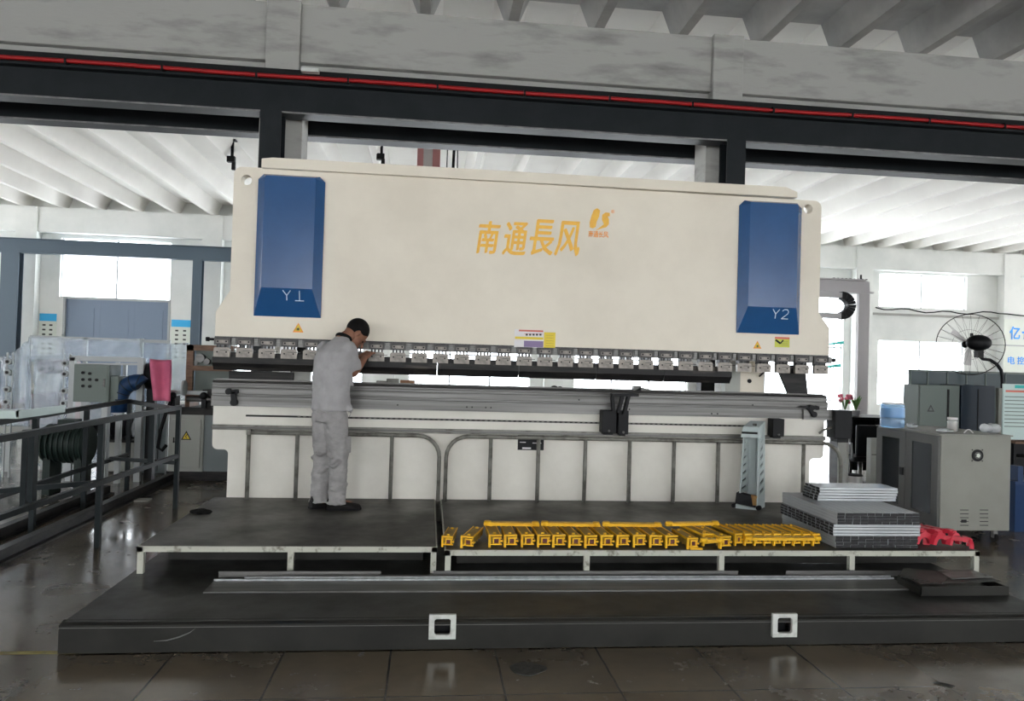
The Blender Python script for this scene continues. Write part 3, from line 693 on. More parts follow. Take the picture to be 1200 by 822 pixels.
# ------------------------------------------------------------------ plinth and platforms
t = thing('steel_plinth', 'low dark steel plinth along the whole press front', 'plinth', (1.1, 5.6, 0))
x0, x1 = -1.98, 4.07
b = mb(PLINTH).box(x0+.02, x1-.02, 4.43, 7.10, .15, .17); b.build('top_plate', None, t)
so = [(.125, .14), (2.20, .13)]; hs = []
for cx, cz in so: hs.append([(cx-.047,cz-.047),(cx+.047,cz-.047),(cx+.047,cz+.047),(cx-.047,cz+.047)])
mb(PLINTH).plate([(x0,.005),(x1,.005),(x1,.158),(x0,.158)], [[(u,max(.02,min(v,.14))) for u,v in h] for h in hs], 'y', 4.40, 4.42).build('front_skirt', None, t)
b = mb(PLINTH).prism([(4.40,.158),(4.46,.172),(4.46,.160),(4.42,.15)], 'x', x0, x1).m(STRIPM).box(x0,x1,4.398,4.402,.143,.146); b.build('edge_fold', None, t)
b = mb(PLINTH).box(x0, x0+.02, 4.42, 7.10, .005, .16); b.build('side_skirt', None, t)
mb(PLINTH).box(x1-.02, x1, 4.42, 7.10, .005, .16).build('side_skirt', None, t)
mb(STRIPM).tube([at(x, y, 4.396) for x, y in ((180,752),(195,751),(210,747),(222,742),(229,737))], [.001,.003,.004,.003,.001], 6).build('scratch_mark', None, t)
for cx, cz in so:
    r = .078; hole = arc(cx+.033, cz+.033, .014, 0, PI/2, 3)+arc(cx-.033, cz+.033, .014, PI/2, PI, 3)+arc(cx-.033, cz-.033, .014, PI, 1.5*PI, 3)+arc(cx+.033, cz-.033, .014, 1.5*PI, 2*PI, 3)
    o = mb(DWHITE).plate([(cx-r,cz-r*.9),(cx+r,cz-r*.9),(cx+r,cz+r*.9),(cx-r,cz+r*.9)], [hole], 'y', 4.375, 4.398).build('lifting_socket', None, t)
    mb(BLACK).box(cx-.045, cx+.045, 4.46, 4.47, max(.01,cz-.07), .148).build('socket_back', None, o)

def platform(label, x0, x1, yf, yb, legs, dl, pcs):
    t = thing('work_platform', label, 'platform', ((x0+x1)/2, (yf+yb)/2, .17))
    mb(DECK).box(x0+.01, x1-.01, yf+.008, yb, .345, .36).build('deck', None, t)
    b = mb(DECKW).box(x0, x1, yf, yf+.04, .318, .356).box(x0, x0+.04, yf, yb, .318, .354).box(x1-.04, x1, yf, yb, .318, .354)
    b.build('frame', None, t)
    for x in legs:
        mb(DECKW).box(x-.02, x+.02, yf+.002, yf+.042, .17, .318).build('leg', None, t)
    for x in (x0+.02, x1-.02): mb(DECKW).box(x-.02, x+.02, yb-.2, yb-.16, .17, .318).build('leg', None, t)
    mb(PLINTH).box(x0+.1, x1-.1, yf+.35, yf+.37, .172, .34).build('inner_panel', None, t)
L = lambda x, Y=5.36: at(x, 655, Y).x
platform('left raised platform with checker plate deck, the man stands on it', -1.935, .10, 5.37, 7.19, [-1.91, L(340), .075], 0, 0)
platform('right raised platform with checker plate deck carrying yellow clamps', .15, 4.19, 5.28, 7.19, [.175, L(688,5.28), L(846,5.28), L(999,5.28), 4.165], 0, 0)

# dark flat bars lying on the plinth
def flat_bar(px0, px1, y0, y1, z, lab, h=.012, lip=True):
    a = gr(px0, y0, z); c = gr(px1, y0, z); d = gr((px0+px1)/2, y1, z)
    Y1 = (a.y+c.y)/2; Y0 = min(d.y, Y1-.03)
    b = mb(STRIPM).box(a.x, c.x, Y0, Y1, z, z+h)
    if lip: b.m(PROFM).box(a.x, c.x, Y1-.008, Y1, z+h, z+h+.012)
    return tag(b.build('flat_bar'), lab, 'metal bar')
flat_bar(252, 1049, 681.5, 694, .171, 'longest steel flat bar in front on the plinth', .010)
b = mb(STRIPM).box(-1.18, 3.42, 5.20, 5.262, .171, .186).m(PROFM).box(-1.18, 3.42, 5.20, 5.206, .186, .196)
tag(b.build('flat_bar'), 'long steel angle bar just behind the longest front bar', 'metal bar')
b = mb(STRIPM).box(-.95, 2.2, 5.208, 5.25, .1865, .1965); tag(b.build('flat_bar'), 'narrow steel bar stacked on the long angle bar', 'metal bar')
for xa, xb, lab in ((258, 447, 'short steel strip propped under the left platform edge'), (508, 863, 'steel strip at the gap between the platforms'), (919, 1084, 'steel strip below the stacked profiles')):
    a = at(xa, 663, 5.30); c = at(xb, 663, 5.30)
    b = mb(STRIPM).box(a.x, c.x, 5.270, 5.277, .172, .215).box(a.x, c.x, 5.262, 5.270, .209, .215); tag(b.build('flat_bar'), lab, 'metal bar')

# black folded sheets on the right end
t = thing('sheet_tray', 'black shallow steel tray on the right end of the plinth', 'tray', (3.75, 4.95, .17))
b = mb(PLINTH).box(3.38, 4.03, 4.80, 5.06, .172, .180).box(3.38, 4.03, 4.80, 4.806, .18, .235).box(3.38, 3.386, 4.80, 5.06, .18, .23).box(4.024, 4.03, 4.80, 5.06, .18, .23); b.build('tray_body', None, t)
def sheet(pts, z0, m, lab, th=.006):
    b = mb(m); V = [Vector((x, y, z)) for x, y, z in pts]; b.hexa([V[0],V[1],V[2],V[3]]+[v+Vector((0,0,th)) for v in V[:4]]); return tag(b.build('sheet_offcut'), lab, 'sheet')
sheet([(3.40,4.84,.238),(4.05,4.90,.238),(4.03,5.05,.238),(3.42,5.05,.238)], 0, PLINTH, 'flat black sheet lying on the tray at the plinth right end')
sheet([(3.34,5.00,.248),(3.56,4.84,.238),(3.80,5.06,.252),(3.50,5.16,.258)], 0, PLINTH, 'bent black sheet corner sticking up on the tray stack')
sheet([(3.70,4.93,.247),(4.04,4.96,.25),(4.00,5.12,.255),(3.72,5.12,.254)], 0, STRIPM, 'dull grey sheet lying topmost right on the tray stack')

# black rag on the left platform
b = mb(RAGM); c = gr(236, 601, .36)
for i in range(9): b.ball((c.x+random.uniform(-.06,.06), c.y+random.uniform(-.04,.04), .372), random.uniform(.03,.05), random.uniform(.025,.04), random.uniform(.012,.02), n=10)
tag(b.build('cleaning_rag'), 'flat black crumpled rag on the left platform', 'rag')
# worn dark patch cover on the floor
c = gr(618, 785)
b = mb(mat('dark_rough_patch', (.018,.018,.016), .7, col2=(.04,.04,.035), scale=30, bump=.8, bscale=40))
b.prism([(c.x+.10*math.cos(q)*(1+.12*math.sin(3*q+1)), c.y+.085*math.sin(q)*(1+.1*math.cos(4*q))) for q in [2*PI*i/20 for i in range(20)]], 'z', .0005, .006)
tag(b.build('floor_patch'), 'dark rough round patch on the floor before the plinth', 'patch')
c = gr(1106, 803)
b = mb(MATS['dark_rough_patch']).prism([(c.x-.05,c.y+.02),(c.x-.01,c.y+.035),(c.x+.05,c.y-.02),(c.x+.02,c.y-.035)], 'z', .0005, .004); tag(b.build('floor_patch'), 'small dark chip patch at the lower right floor', 'patch')

c0_ = gr(0,766); c1_ = gr(88,768)
tag(mb(mat('worn_yellow_tape', (.30,.25,.05), .6, col2=(.10,.085,.05), scale=14)).box(c0_.x-.8, c1_.x, c0_.y-.02, c0_.y+.02, .0004, .0018).build('floor_tape'), 'worn yellow tape line on the floor left of the plinth corner', 'tape')

#@@ YELLOW
# ------------------------------------------------------------------ yellow clamps
def yellow_clamp(label, group):
    # local: front end at y=0, body runs to y=Ld, base z=0
    t = thing('yellow_clamp', label, 'clamp', (0,0,0), group); Ld = .355
    b = mb(YELT).box(-.040, .040, .02, Ld, .088, .100).m(YEL).box(-.042, -.037, .01, Ld, .085, .106).box(.037, .042, .01, Ld, .085, .106)
    b.build('top_channel', None, t)
    b = mb(YELT).box(-.036, -.026, .02, Ld, .03, .088).box(.026, .036, .02, Ld, .03, .088)  # webs take the duller yellow so their colour carries the side shading
    for k in range(4): b.box(-.036, .036, .05+.07*k, .06+.07*k, .012, .088)
    b.build('side_web', None, t)
    b = mb(YEL).box(-.048, .048, -.012, .012, .096, .110)           # cap over the front
    b.box(-.048, -.032, -.014, .010, .0, .096)                       # tall left foot
    b.box(-.018, .046, -.010, .010, .074, .086).box(-.032, .048, -.012, .010, .020, .032).box(.026, .038, -.010, .010, .032, .074).box(-.018, -.008, -.010, .010, .032, .074)
    b.box(.040, .056, -.012, .008, .046, .062)
    b.build('front_bracket', None, t)
    mb(DRED).box(-.008, .026, 0.0, .02, .036, .072).build('core', None, t)
    for yy in (.05, Ld-.05): mb(YEL).cyl((0,yy,.10),(0,yy,.114),.012,n=8).build('bolt', None, t)
    return t
proto = None
def place_yellow(x, y, z=.36, rz=0, rx=0, label='', group=None, s=1, ry=0, sx=1):
    global proto
    if proto is None: proto = yellow_clamp(label, group); o = proto
    else: o = copy_tree(proto)
    o.location = (x, y, z); o.rotation_euler = (rx, ry, rz); o.scale = (s*sx, s, s*.82)
    o['label'] = label
    if group: o['group'] = group
    elif 'group' in o.keys(): del o['group']
    return o
G1 = 'yellow clamps in the long front row'
Y0 = 5.36
place_yellow(at(580, 640, Y0).x, Y0, label='yellow clamp at the left end of the long front row', group=G1, rz=.02)
for i, (pa, pb) in enumerate(((590,606),(610,626),(629,645),(646,663),(665,681),(683,700),(702,719),(721,738),(741,757),(760,776),(778,794))):
    rz = .0 if i == 0 else .03+.02*math.sin(i*2.1)
    place_yellow(at((pa+pb)/2, 640, Y0).x, Y0+.01*math.sin(i), rz=rz, label='%s yellow clamp in the long front row, counted after its left end piece' % ORD[i], group=G1)
place_yellow(at(524, 640, 5.38).x, 5.36, rz=-.16, s=.86, label='far left yellow clamp, angled, left one of the separate pair', group='pair of yellow clamps at the platform gap')
place_yellow(at(547, 642, 5.36).x, 5.33, rz=-.30, s=.95, label='yellow clamp angled right beside the far left one', group='pair of yellow clamps at the platform gap')
place_yellow(at(810, 640, 5.34).x, 5.32, rz=.05, s=.9, label='upright narrow yellow clamp ending the long front row', group='loose yellow clamps in the middle')
place_yellow(at(829, 638, 5.42).x, 5.42, rz=.18, label='yellow clamp turned left between the long row and the tight row', group='loose yellow clamps in the middle')
place_yellow(at(849, 640, 5.34).x, 5.34, rz=.18, label='second turned yellow clamp left of the tight row', group='loose yellow clamps in the middle')
G2 = 'yellow clamps packed in the tight right row'
for i in range(9):
    place_yellow(at(862+11.3*i, 634, 5.47).x, 5.43, rz=.14, sx=.66, label='%s yellow clamp of the tight right row, from its left' % ORD[i], group=G2)
# long yellow rods across the back and the front
def rod(pa, pb, Y, z, lab, w=.045, h=.03, Y2=None):
    a = at(pa[0], pa[1], Y); c = at(pb[0], pb[1], Y2 or Y); a = Vector((a.x, Y, z)); c = Vector((c.x, Y2 or Y, z))
    t = thing('yellow_bar', lab, 'bar', ((a+c)/2), 'yellow bars lying across the clamps'); n_ = (c-a).normalized()
    mb(YEL).bar(a, c, w, h).build('shaft', None, t)
    b = mb(YEL).cyl(a+n_*.03-Vector((0,0,.008)), a+n_*.03+Vector((0,0,.022)), .027, n=10).cyl(c-n_*.03-Vector((0,0,.008)), c-n_*.03+Vector((0,0,.022)), .027, n=10); b.build('end_lug', None, t)
    b = mb(YELT).bar(a+n_*.06+Vector((0,0,.018)), c-n_*.06+Vector((0,0,.018)), w*.5, .006); b.build('groove', None, t)
rod((567,610),(632,612), 5.655, .462, 'yellow bar lying across the backs of the row, leftmost of the three', .04, .022, Y2=5.635)
rod((634,611),(703,613), 5.655, .462, 'middle yellow bar lying across the backs of the row', .04, .022, Y2=5.635)
rod((706,612),(775,613), 5.655, .462, 'right yellow bar lying across the backs of the row', .04, .022, Y2=5.635)
rod((780,614),(842,612), 5.655, .464, 'yellow bar lying slantwise over the loose middle clamps', .035, .022, Y2=5.70)
rod((873,632),(962,634), 5.40, .415, 'thin long yellow bar across the front of the tight right row', .02, .02)
rod((820,637),(848,635), 5.33, .415, 'short yellow bar across two loose clamps', .022, .02)
b = mb(YEL).box(at(808,645,5.31).x, at(822,645,5.31).x, 5.285, 5.31, .361, .375); tag(b.build('yellow_lug'), 'small flat yellow lug on the platform edge', 'lug')

# ------------------------------------------------------------------ galvanised profiles
def prof_mesh(n_=None):
    b = mb(PROFM); w, h, th, L_ = .0592, .0214, .0011, 1.0
    b.box(-w/2, w/2, 0, L_, h-th, h).box(-w/2, -w/2+th, 0, L_, 0, h).box(w/2-th, w/2, 0, L_, 0, h).box(-w/2, -w/2+.018, 0, L_, 0, th).box(w/2-.018, w/2, 0, L_, 0, th)
    b.m(PROFD).box(-w/2+th*.5, w/2-th*.5, -.0006, .003, th*.3, h-th*.5)  # dark cap over the open end, painting the shade of the hollow
    return b.build('steel_profile')
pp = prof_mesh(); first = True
def prof(x, y, z, L_, rz, label, group, wscale=1):
    zs = .86 if rz else 1
    global first
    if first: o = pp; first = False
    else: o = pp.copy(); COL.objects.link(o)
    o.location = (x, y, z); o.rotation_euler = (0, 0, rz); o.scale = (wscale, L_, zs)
    return tag(o, label, 'steel profile', group)
XA, XB = 3.075, 3.735
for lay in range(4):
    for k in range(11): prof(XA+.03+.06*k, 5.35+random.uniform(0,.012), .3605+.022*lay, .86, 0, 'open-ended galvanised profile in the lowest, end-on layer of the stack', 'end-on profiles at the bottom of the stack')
zz = .3605+.088+.001
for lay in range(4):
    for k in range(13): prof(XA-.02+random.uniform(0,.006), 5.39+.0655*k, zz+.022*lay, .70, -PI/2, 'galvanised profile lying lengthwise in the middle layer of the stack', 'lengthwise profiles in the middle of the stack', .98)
zz += .089
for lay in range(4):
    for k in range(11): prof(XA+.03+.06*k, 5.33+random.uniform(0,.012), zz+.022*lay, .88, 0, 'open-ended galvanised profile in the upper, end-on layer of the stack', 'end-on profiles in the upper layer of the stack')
zz += .089
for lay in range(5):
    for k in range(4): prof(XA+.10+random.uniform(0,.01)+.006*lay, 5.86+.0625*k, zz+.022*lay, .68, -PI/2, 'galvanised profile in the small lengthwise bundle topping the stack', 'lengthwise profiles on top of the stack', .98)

# ------------------------------------------------------------------ red clamps
def red_clamp(x, y, rz, L_, lab):
    t = thing('red_clamp', lab, 'clamp', (0,0,0), 'red clamps beside the profile stack')
    b = mb(REDC).box(-.022, .022, 0, L_, .055, .085); b.box(-.026,.026,.02,.06,.05,.09); b.build('beam', None, t)
    b = mb(REDC)
    pts = arc(.0, .0, .075, PI*.05, PI*.95, 8); inn = arc(0, 0, .045, PI*.95, PI*.05, 8)
    b.prism([(u, v+.003) for u, v in pts+inn], 'y', -.01, .02); b.build('jaw', None, t)
    mb(REDC).box(-.018, .018, L_-.05, L_, .0, .06).build('foot', None, t)
    b = mb(DSTEEL).cyl((0, L_*.5, .02),(0, L_*.5, .10), .010, n=8); b.build('screw', None, t)
    t.location = (x, y, .362); t.rotation_euler = (0, 0, rz); t.scale = (1.1,1.15,1.4); return t
red_clamp(3.83, 5.42, .12, .50, 'red clamp standing closest to the profile stack')
red_clamp(3.95, 5.40, .26, .48, 'red C-shaped clamp in the middle of the red pile')
red_clamp(4.07, 5.40, .42, .42, 'red clamp right of the C-shaped one, lying slanted')
o = red_clamp(4.15, 5.33, 1.1, .36, 'red clamp lying lowest at the right end of the platform'); o.scale = (1,.9,1.0)

# ------------------------------------------------------------------ pale slotted support bracket standing on the platform
t = thing('slotted_bracket', 'pale blue-grey tapered bracket with slanted slots leaning at the bed', 'bracket', (3.15, 6.9, .36))
def face(A, B, Cc, D, m, name, slots, th=.012, nrm=None):
    # quad A (bottom-left) B (bottom-right) Cc (top-right) D (top-left) with slots given in unit coordinates
    A, B, Cc, D = map(Vector, (A, B, Cc, D)); nn = (B-A).cross(D-A).normalized()*th
    q = MB().m(m); q.plate([(0,0),(1,0),(1,1),(0,1)], slots, 'z', 0, 1)
    for v in q.bm.verts:
        u, w_, s_ = v.co.x, v.co.y, v.co.z
        v.co = (A*(1-u)+B*u)*(1-w_)+(D*(1-u)+Cc*u)*w_ + nn*(s_)
    return q.build(name, None, t)
def slots(n_, u0, u1, v0, v1, hh):
    r = []
    for k in range(n_):
        f = k/(n_-1); uu1 = u1-(u1-u0)*.45*f; uu0 = u0+(u1-u0)*.1*f; v = v0+(v1-v0)*f
        r.append([(uu0, v), (uu1, v+.05), (uu1, v+.05+hh), (uu0, v+hh)])
    return r
BLf = gr(861,594,.362); BMf = Vector((3.12, 6.80, .362)); BRf = gr(905,593,.362)
TL = Vector((3.02, 7.05, 1.06)); TM = Vector((3.13, 6.98, 1.06)); TR = Vector((3.28, 7.06, 1.06)); TLm = TL
b_in_l = Vector((3.07, 6.98, .362))
face(Vector((2.98,6.90,.50)), Vector((3.10,7.0,.50)), Vector((3.12,7.05,1.06)), Vector((3.05,7.0,1.06)), BRACK, 'slotted_side', slots(7,.12,.85,.04,.8,.045))
face(Vector((3.10,6.78,.362)), Vector((3.24,6.93,.362)), Vector((3.255,7.0,1.10)), Vector((3.165,6.93,1.10)), BRACK, 'slotted_side', slots(7,.25,.85,.18,.82,.045))
face(Vector((3.09,7.01,.40)), Vector((3.24,7.0,.40)), Vector((3.25,7.04,1.10)), Vector((3.11,7.05,1.10)), BRACK, 'back_web', [])
b = mb(BRACK).hexa([(2.99,6.92,1.03),(3.16,6.86,1.03),(3.26,7.0,1.03),(3.06,7.05,1.03),(3.02,6.94,1.13),(3.16,6.90,1.13),(3.28,7.02,1.18),(3.14,7.05,1.18)]); hd = b.build('head', None, t)
mb(DSTEEL).hexa([(3.0,6.93,.50),(3.09,7.01,.50),(3.09,7.03,.50),(3.0,6.95,.50),(3.06,7.02,1.04),(3.11,7.06,1.04),(3.11,7.07,1.04),(3.06,7.03,1.04)]).hexa([(3.125,6.83,.40),(3.225,6.95,.40),(3.235,6.94,.40),(3.135,6.82,.40),(3.18,6.96,1.04),(3.24,7.02,1.04),(3.25,7.01,1.04),(3.19,6.95,1.04)]).build('slot_shade_plate', None, t)  # dark plates added behind the slots to stand in for the shade inside
mb(BLACK).hexa([(3.0,6.905,1.065),(3.13,6.86,1.065),(3.13,6.88,1.065),(3.0,6.925,1.065),(3.0,6.905,1.085),(3.13,6.86,1.085),(3.13,6.88,1.085),(3.0,6.925,1.085)]).build('slit', None, hd)
b = mb(STEEL).cyl((3.14,6.95,1.12),(3.14,6.95,1.16),.02); b.build('knob', None, hd)
b = mb(BLACK).hexa([(2.94,6.90,.40),(3.10,6.80,.38),(3.16,6.9,.38),(3.0,7.0,.40),(2.96,6.92,.50),(3.10,6.84,.47),(3.16,6.92,.47),(3.02,7.0,.50)]); b.build('foot_block', None, t)
b = mb(mat('wood_block', (.42,.24,.09), .6)).box(3.08, 3.115, 6.80, 6.86, .40, .49); b.build('wooden_wedge', None, t)
b = mb(BRACK).hexa([(2.93,6.86,.362),(3.10,6.77,.362),(3.12,6.80,.362),(2.95,6.89,.362),(2.93,6.86,.40),(3.10,6.77,.375),(3.12,6.80,.375),(2.95,6.89,.40)]); b.build('foot_plate', None, t)
b = mb(RUBBER).cyl((3.10,6.75,.385),(3.13,6.78,.385),.022,n=12).cyl((2.91,6.87,.385),(2.94,6.89,.385),.02,n=12); b.build('wheel', None, t)

#@@ MAN
# ------------------------------------------------------------------ the man
def remesh(o, vox, smooth=4, f=.5):
    r = o.modifiers.new('remesh', 'REMESH'); r.mode = 'VOXEL'; r.voxel_size = vox; r.use_smooth_shade = True
    if smooth: s = o.modifiers.new('smooth', 'SMOOTH'); s.iterations = smooth; s.factor = f
fwd = Vector((.66,.75,0)).normalized(); rgt = Vector((fwd.y,-fwd.x,0))
MBX = Vector((at(386.5,596,6.72).x, 6.72, .36))
def P(f, r, z): return MBX + fwd*f + rgt*r + Vector((0,0,z))
def chain(b, pts, rad, n=14):
    for (p, r0), (q, r1) in zip(zip(pts, rad), list(zip(pts, rad))[1:]):
        b.cyl(p, q, r0, r1, n=n)
    for p, r in zip(pts, rad): b.ball(p, r, n=n)
def ring(c, rf, rr, n=20, tilt=0): 
    return [c + fwd*(rf*math.cos(q)) + rgt*(rr*math.sin(q)) + Vector((0,0,tilt*math.cos(q))) for q in [2*PI*i/n for i in range(n)]]
man = thing('person', 'man in light grey work clothes bending over the press clamps', 'person', tuple(P(0,0,0)))
HC = P(.240, 0, 1.540)                       # head centre
pitch = math.radians(50); HS = 1.12
hdir = Vector((.91,.41,0)).normalized(); hr = Vector((hdir.y,-hdir.x,0))
hf = (hdir*math.cos(pitch) - Vector((0,0,1))*math.sin(pitch)).normalized(); hu = (hdir*math.sin(pitch)+Vector((0,0,1))*math.cos(pitch)).normalized()
HM = Matrix((hr*HS, hf*HS, hu*HS)).transposed()
def Hd(r, f, u): return HC + (hr*r + hf*f + hu*u)*HS
b = mb(SKIN)
b.ball(Hd(0,-.005,.025), .074, .092, .092, n=22, M=HM)               # skull
b.ball(Hd(0,.028,-.035), .058, .066, .075, n=18, M=HM)               # face
b.ball(Hd(0,.060,-.088), .034, .034, .026, n=12, M=HM)               # chin
b.ball(Hd(0,.085,.012), .048, .016, .014, n=12, M=HM)                # brow
b.cyl(Hd(0,.088,.005), Hd(0,.118,-.028), .007, .012, n=8); b.ball(Hd(0,.114,-.030), .013, n=8)   # nose
b.ball(Hd(0,.090,-.058), .024, .010, .006, n=8, M=HM); b.ball(Hd(0,.088,-.068), .020, .010, .006, n=8, M=HM)  # lips
for s in (-1, 1): b.ball(Hd(.076*s,-.008,-.012), .011, .021, .034, n=10, M=HM)                   # ears
chain(b, [P(.03,0,1.40), P(.075,0,1.475), P(.15,0,1.52), Hd(0,-.035,-.03)], [.075,.062,.056,.056])
b.rings([ring(P(-.03,0,.86),.10,.14), ring(P(-.02,0,1.0),.10,.13), ring(P(.0,0,1.15),.10,.14), ring(P(.02,0,1.32),.11,.16), ring(P(.05,0,1.43),.07,.11)])
sh = {1: P(.045,.118,1.385), -1: P(.045,-.175,1.385)}
el = {1: P(.125,.105,1.190), -1: P(.17,-.20,1.17)}
wr = {1: P(.325,.030,1.315), -1: P(.345,-.08,1.32)}
for s in (1,-1):
    chain(b, [sh[s], sh[s].lerp(el[s],.5), el[s], el[s].lerp(wr[s],.35), wr[s]], [.055,.047,.042,.042,.028])
    hd_ = (P(.42,-.0+.02*s,1.38)-wr[s]).normalized()
    pc = wr[s]+hd_*.045
    side_ = rgt*s
    nrm = hd_.cross(side_).normalized(); side_ = nrm.cross(hd_).normalized()
    HMm = Matrix((side_, hd_, nrm)).transposed()
    b.ball(pc, .040, .050, .017, n=14, M=HMm)
    sg = s*(1 if nrm.z*s > 0 else -1)
    for k in range(4):
        off = (-.030+.020*k); ln = (.026,.030,.028,.022)[k]
        p0 = pc+side_*off+hd_*.036; p1 = p0+hd_*ln; p2 = p1+hd_*ln*.6-nrm*ln*.5*sg; p3 = p2+hd_*ln*.2-nrm*ln*.5*sg
        chain(b, [p0,p1,p2,p3], [.0095,.009,.0082,.0075], n=8)
    t0 = pc-side_*.030-hd_*.015; chain(b, [t0, t0-side_*.020+hd_*.022, t0-side_*.022+hd_*.047], [.012,.0105,.009], n=8)
for s, (kx, ax) in {1: (.02,.03), -1: (.0,-.02)}.items():
    chain(b, [P(-.03,.075*s,.84), P(.0+kx,.075*s,.47), P(-.03+ax,.075*s,.09)], [.085,.055,.043])
    fd = Vector((.98,.15,0)) if s == 1 else Vector((.75,.6,0)).normalized()
    an = P(-.03+ax,.075*s,.06); chain(b, [an, an+fd*.12-Vector((0,0,.02))], [.036,.03])
body = b.build('body', None, man, recalc=False); remesh(body, .0055, 3, .4)
# hair
b = mb(HAIRM)
b.ball(Hd(0,-.014,.034), .080, .098, .094, n=28, M=HM)
for v in list(b.bm.verts):
    q = (v.co-HC)/HS; f_, u_, r_ = q.dot(hf), q.dot(hu), q.dot(hr)
    lim = .052 if f_ > .050 else (.018 if f_ > -.005 else -.066)
    if u_ < lim: v.co += hu*(lim-u_)*.92*HS
o = b.build('hair', None, man); 
sub = o.modifiers.new('s', 'SUBSURF'); sub.levels = 1; sub.render_levels = 1
for s in (-1,1):
    mb(BLACK).ball(Hd(.030*s,.079,-.006), .0075, n=10).build('eye', None, man)
    mb(HAIRM).bar(Hd(.015*s,.097,.014), Hd(.046*s,.086,.016), .006, .004).build('eyebrow', None, man)
# shirt
b = mb(SHIRT)
b.rings([ring(P(-.03,0,.855),.150,.185), ring(P(-.03,0,.93),.153,.185), ring(P(-.03,0,1.02),.150,.180), ring(P(-.03,0,1.13),.150,.183), ring(P(-.015,0,1.25),.152,.190), ring(P(.005,0,1.36),.142,.190), ring(P(.03,0,1.435),.10,.125), ring(P(.06,0,1.478),.072,.08), ring(P(.08,0,1.505),.058,.062)])
for s in (1,-1):
    m_ = sh[s].lerp(el[s], .5)
    b.ball(sh[s], .086, n=16); b.cyl(sh[s], el[s].lerp(sh[s], .12), .084, .074, n=16)
# soft folds
for k in range(16):
    q = random.uniform(0, 2*PI); z = random.uniform(.95, 1.3); c = P(.150*math.cos(q)-.02, .182*math.sin(q), z)
    b.tube([c, c+Vector((random.uniform(-.03,.03), random.uniform(-.03,.03), -.08)), c+Vector((random.uniform(-.03,.03),0,-.15))], [.006,.013,.006], 8)
so_ = b.build('shirt', None, man, recalc=False); remesh(so_, .010, 7)
def wrinkle(o, sc, st):
    tx = bpy.data.textures.new('cloth_folds', 'CLOUDS'); tx.noise_scale = sc; tx.noise_depth = 2
    d = o.modifiers.new('folds', 'DISPLACE'); d.texture = tx; d.strength = st; d.mid_level = .5; d.texture_coords = 'LOCAL'
wrinkle(so_, .11, .028)
b = mb(COLLAR); b.tube([P(.096+.048*math.cos(q), .055*math.sin(q), 1.497-.024*math.cos(q)) for q in [PI*.22+2*PI*.78*i/18 for i in range(19)]], .022, 10)
co = b.build('collar', None, so_, recalc=False)
# trousers
b = mb(TROU)
b.rings([ring(P(-.035,0,.96),.125,.155), ring(P(-.04,0,.86),.135,.160), ring(P(-.035,0,.76),.125,.155)])
LG = {1: [P(-.03,.070,.80), P(-.01,.078,.60), P(.01,.082,.45), P(.0,.085,.25), P(.0,.085,.052)], -1: [P(-.04,-.070,.80), P(-.03,-.078,.60), P(-.02,-.080,.45), P(-.045,-.082,.25), P(-.05,-.085,.052)]}
RD = [.105,.092,.083,.078,.076]
for s in (1,-1):
    for (p, r0), (q, r1) in zip(zip(LG[s], RD), list(zip(LG[s], RD))[1:]): b.cyl(p, q, r0, r1, n=18); b.ball(p, r0*.99, n=18)
    for k in range(13):
        z = random.uniform(.1, .7); i = min(3, int((.8-z)/.18)); f = 1-(z-LG[s][4].z+.36+.085)/1; base = LG[s][0].lerp(LG[s][4], max(0,min(1,(.8-z)/.715)))
        q = random.uniform(0, 2*PI); rr = .083
        pts = [base+fwd*rr*math.cos(q+d)+rgt*rr*math.sin(q+d)+Vector((0,0,.03*math.sin(d*2+k))) for d in (-.5,-.25,0,.25,.5)]
        b.tube(pts, [.004,.012,.017,.012,.004], 8)
    b.tube([LG[s][4]+fwd*.080*math.cos(q)+rgt*.080*math.sin(q)+Vector((0,0,.004)) for q in [2*PI*i/14 for i in range(15)]], .010, 8)
tr_ = b.build('trousers', None, man, recalc=False); remesh(tr_, .009, 3); wrinkle(tr_, .07, .026)
pk = P(.02,.128,.58)
b = mb(TROU).hexa([pk+fwd*-.06+rgt*-.01+Vector((0,0,-.09)), pk+fwd*.06+rgt*-.01+Vector((0,0,-.09)), pk+fwd*.06+rgt*.035+Vector((0,0,-.09)), pk+fwd*-.06+rgt*.035+Vector((0,0,-.09)),
    pk+fwd*-.06+rgt*-.01+Vector((0,0,.06)), pk+fwd*.06+rgt*-.01+Vector((0,0,.06)), pk+fwd*.06+rgt*.03+Vector((0,0,.06)), pk+fwd*-.06+rgt*.03+Vector((0,0,.06))])
b.build('cargo_pocket', None, tr_, bevel=.012)
# shoes
for s in (1,-1):
    fd = Vector((.985,.10,0)).normalized() if s == 1 else Vector((.80,.6,0)).normalized(); sd = Vector((fd.y,-fd.x,0)); c = LG[s][4].copy(); c.z = .36
    b = mb(SHOE)
    rs = []
    for t_, w_, h_ in ((-.085,.028,.06),(-.07,.040,.095),(-.03,.043,.10),(.03,.045,.078),(.09,.050,.055),(.15,.048,.045),(.19,.034,.036),(.205,.015,.022)):
        cc = c+fd*t_; rs.append([cc+sd*(w_*math.cos(q))+Vector((0,0, .012+max(0,h_*math.sin(q)) if math.sin(q) > 0 else .012)) for q in [2*PI*i/16 for i in range(16)]])
    b.rings(rs); sh_ = b.build('shoe', None, man)
    b = mb(RUBBER); q_ = [(-.092,.028),(-.06,.044),(.04,.046),(.10,.053),(.16,.050),(.20,.032),(.212,.012)]
    poly = [c+fd*a+sd*w for a, w in q_]+[c+fd*a-sd*w for a, w in q_[::-1]]
    b.prism([(v.x, v.y) for v in poly], 'z', .3605, .376); b.build('sole', None, sh_)

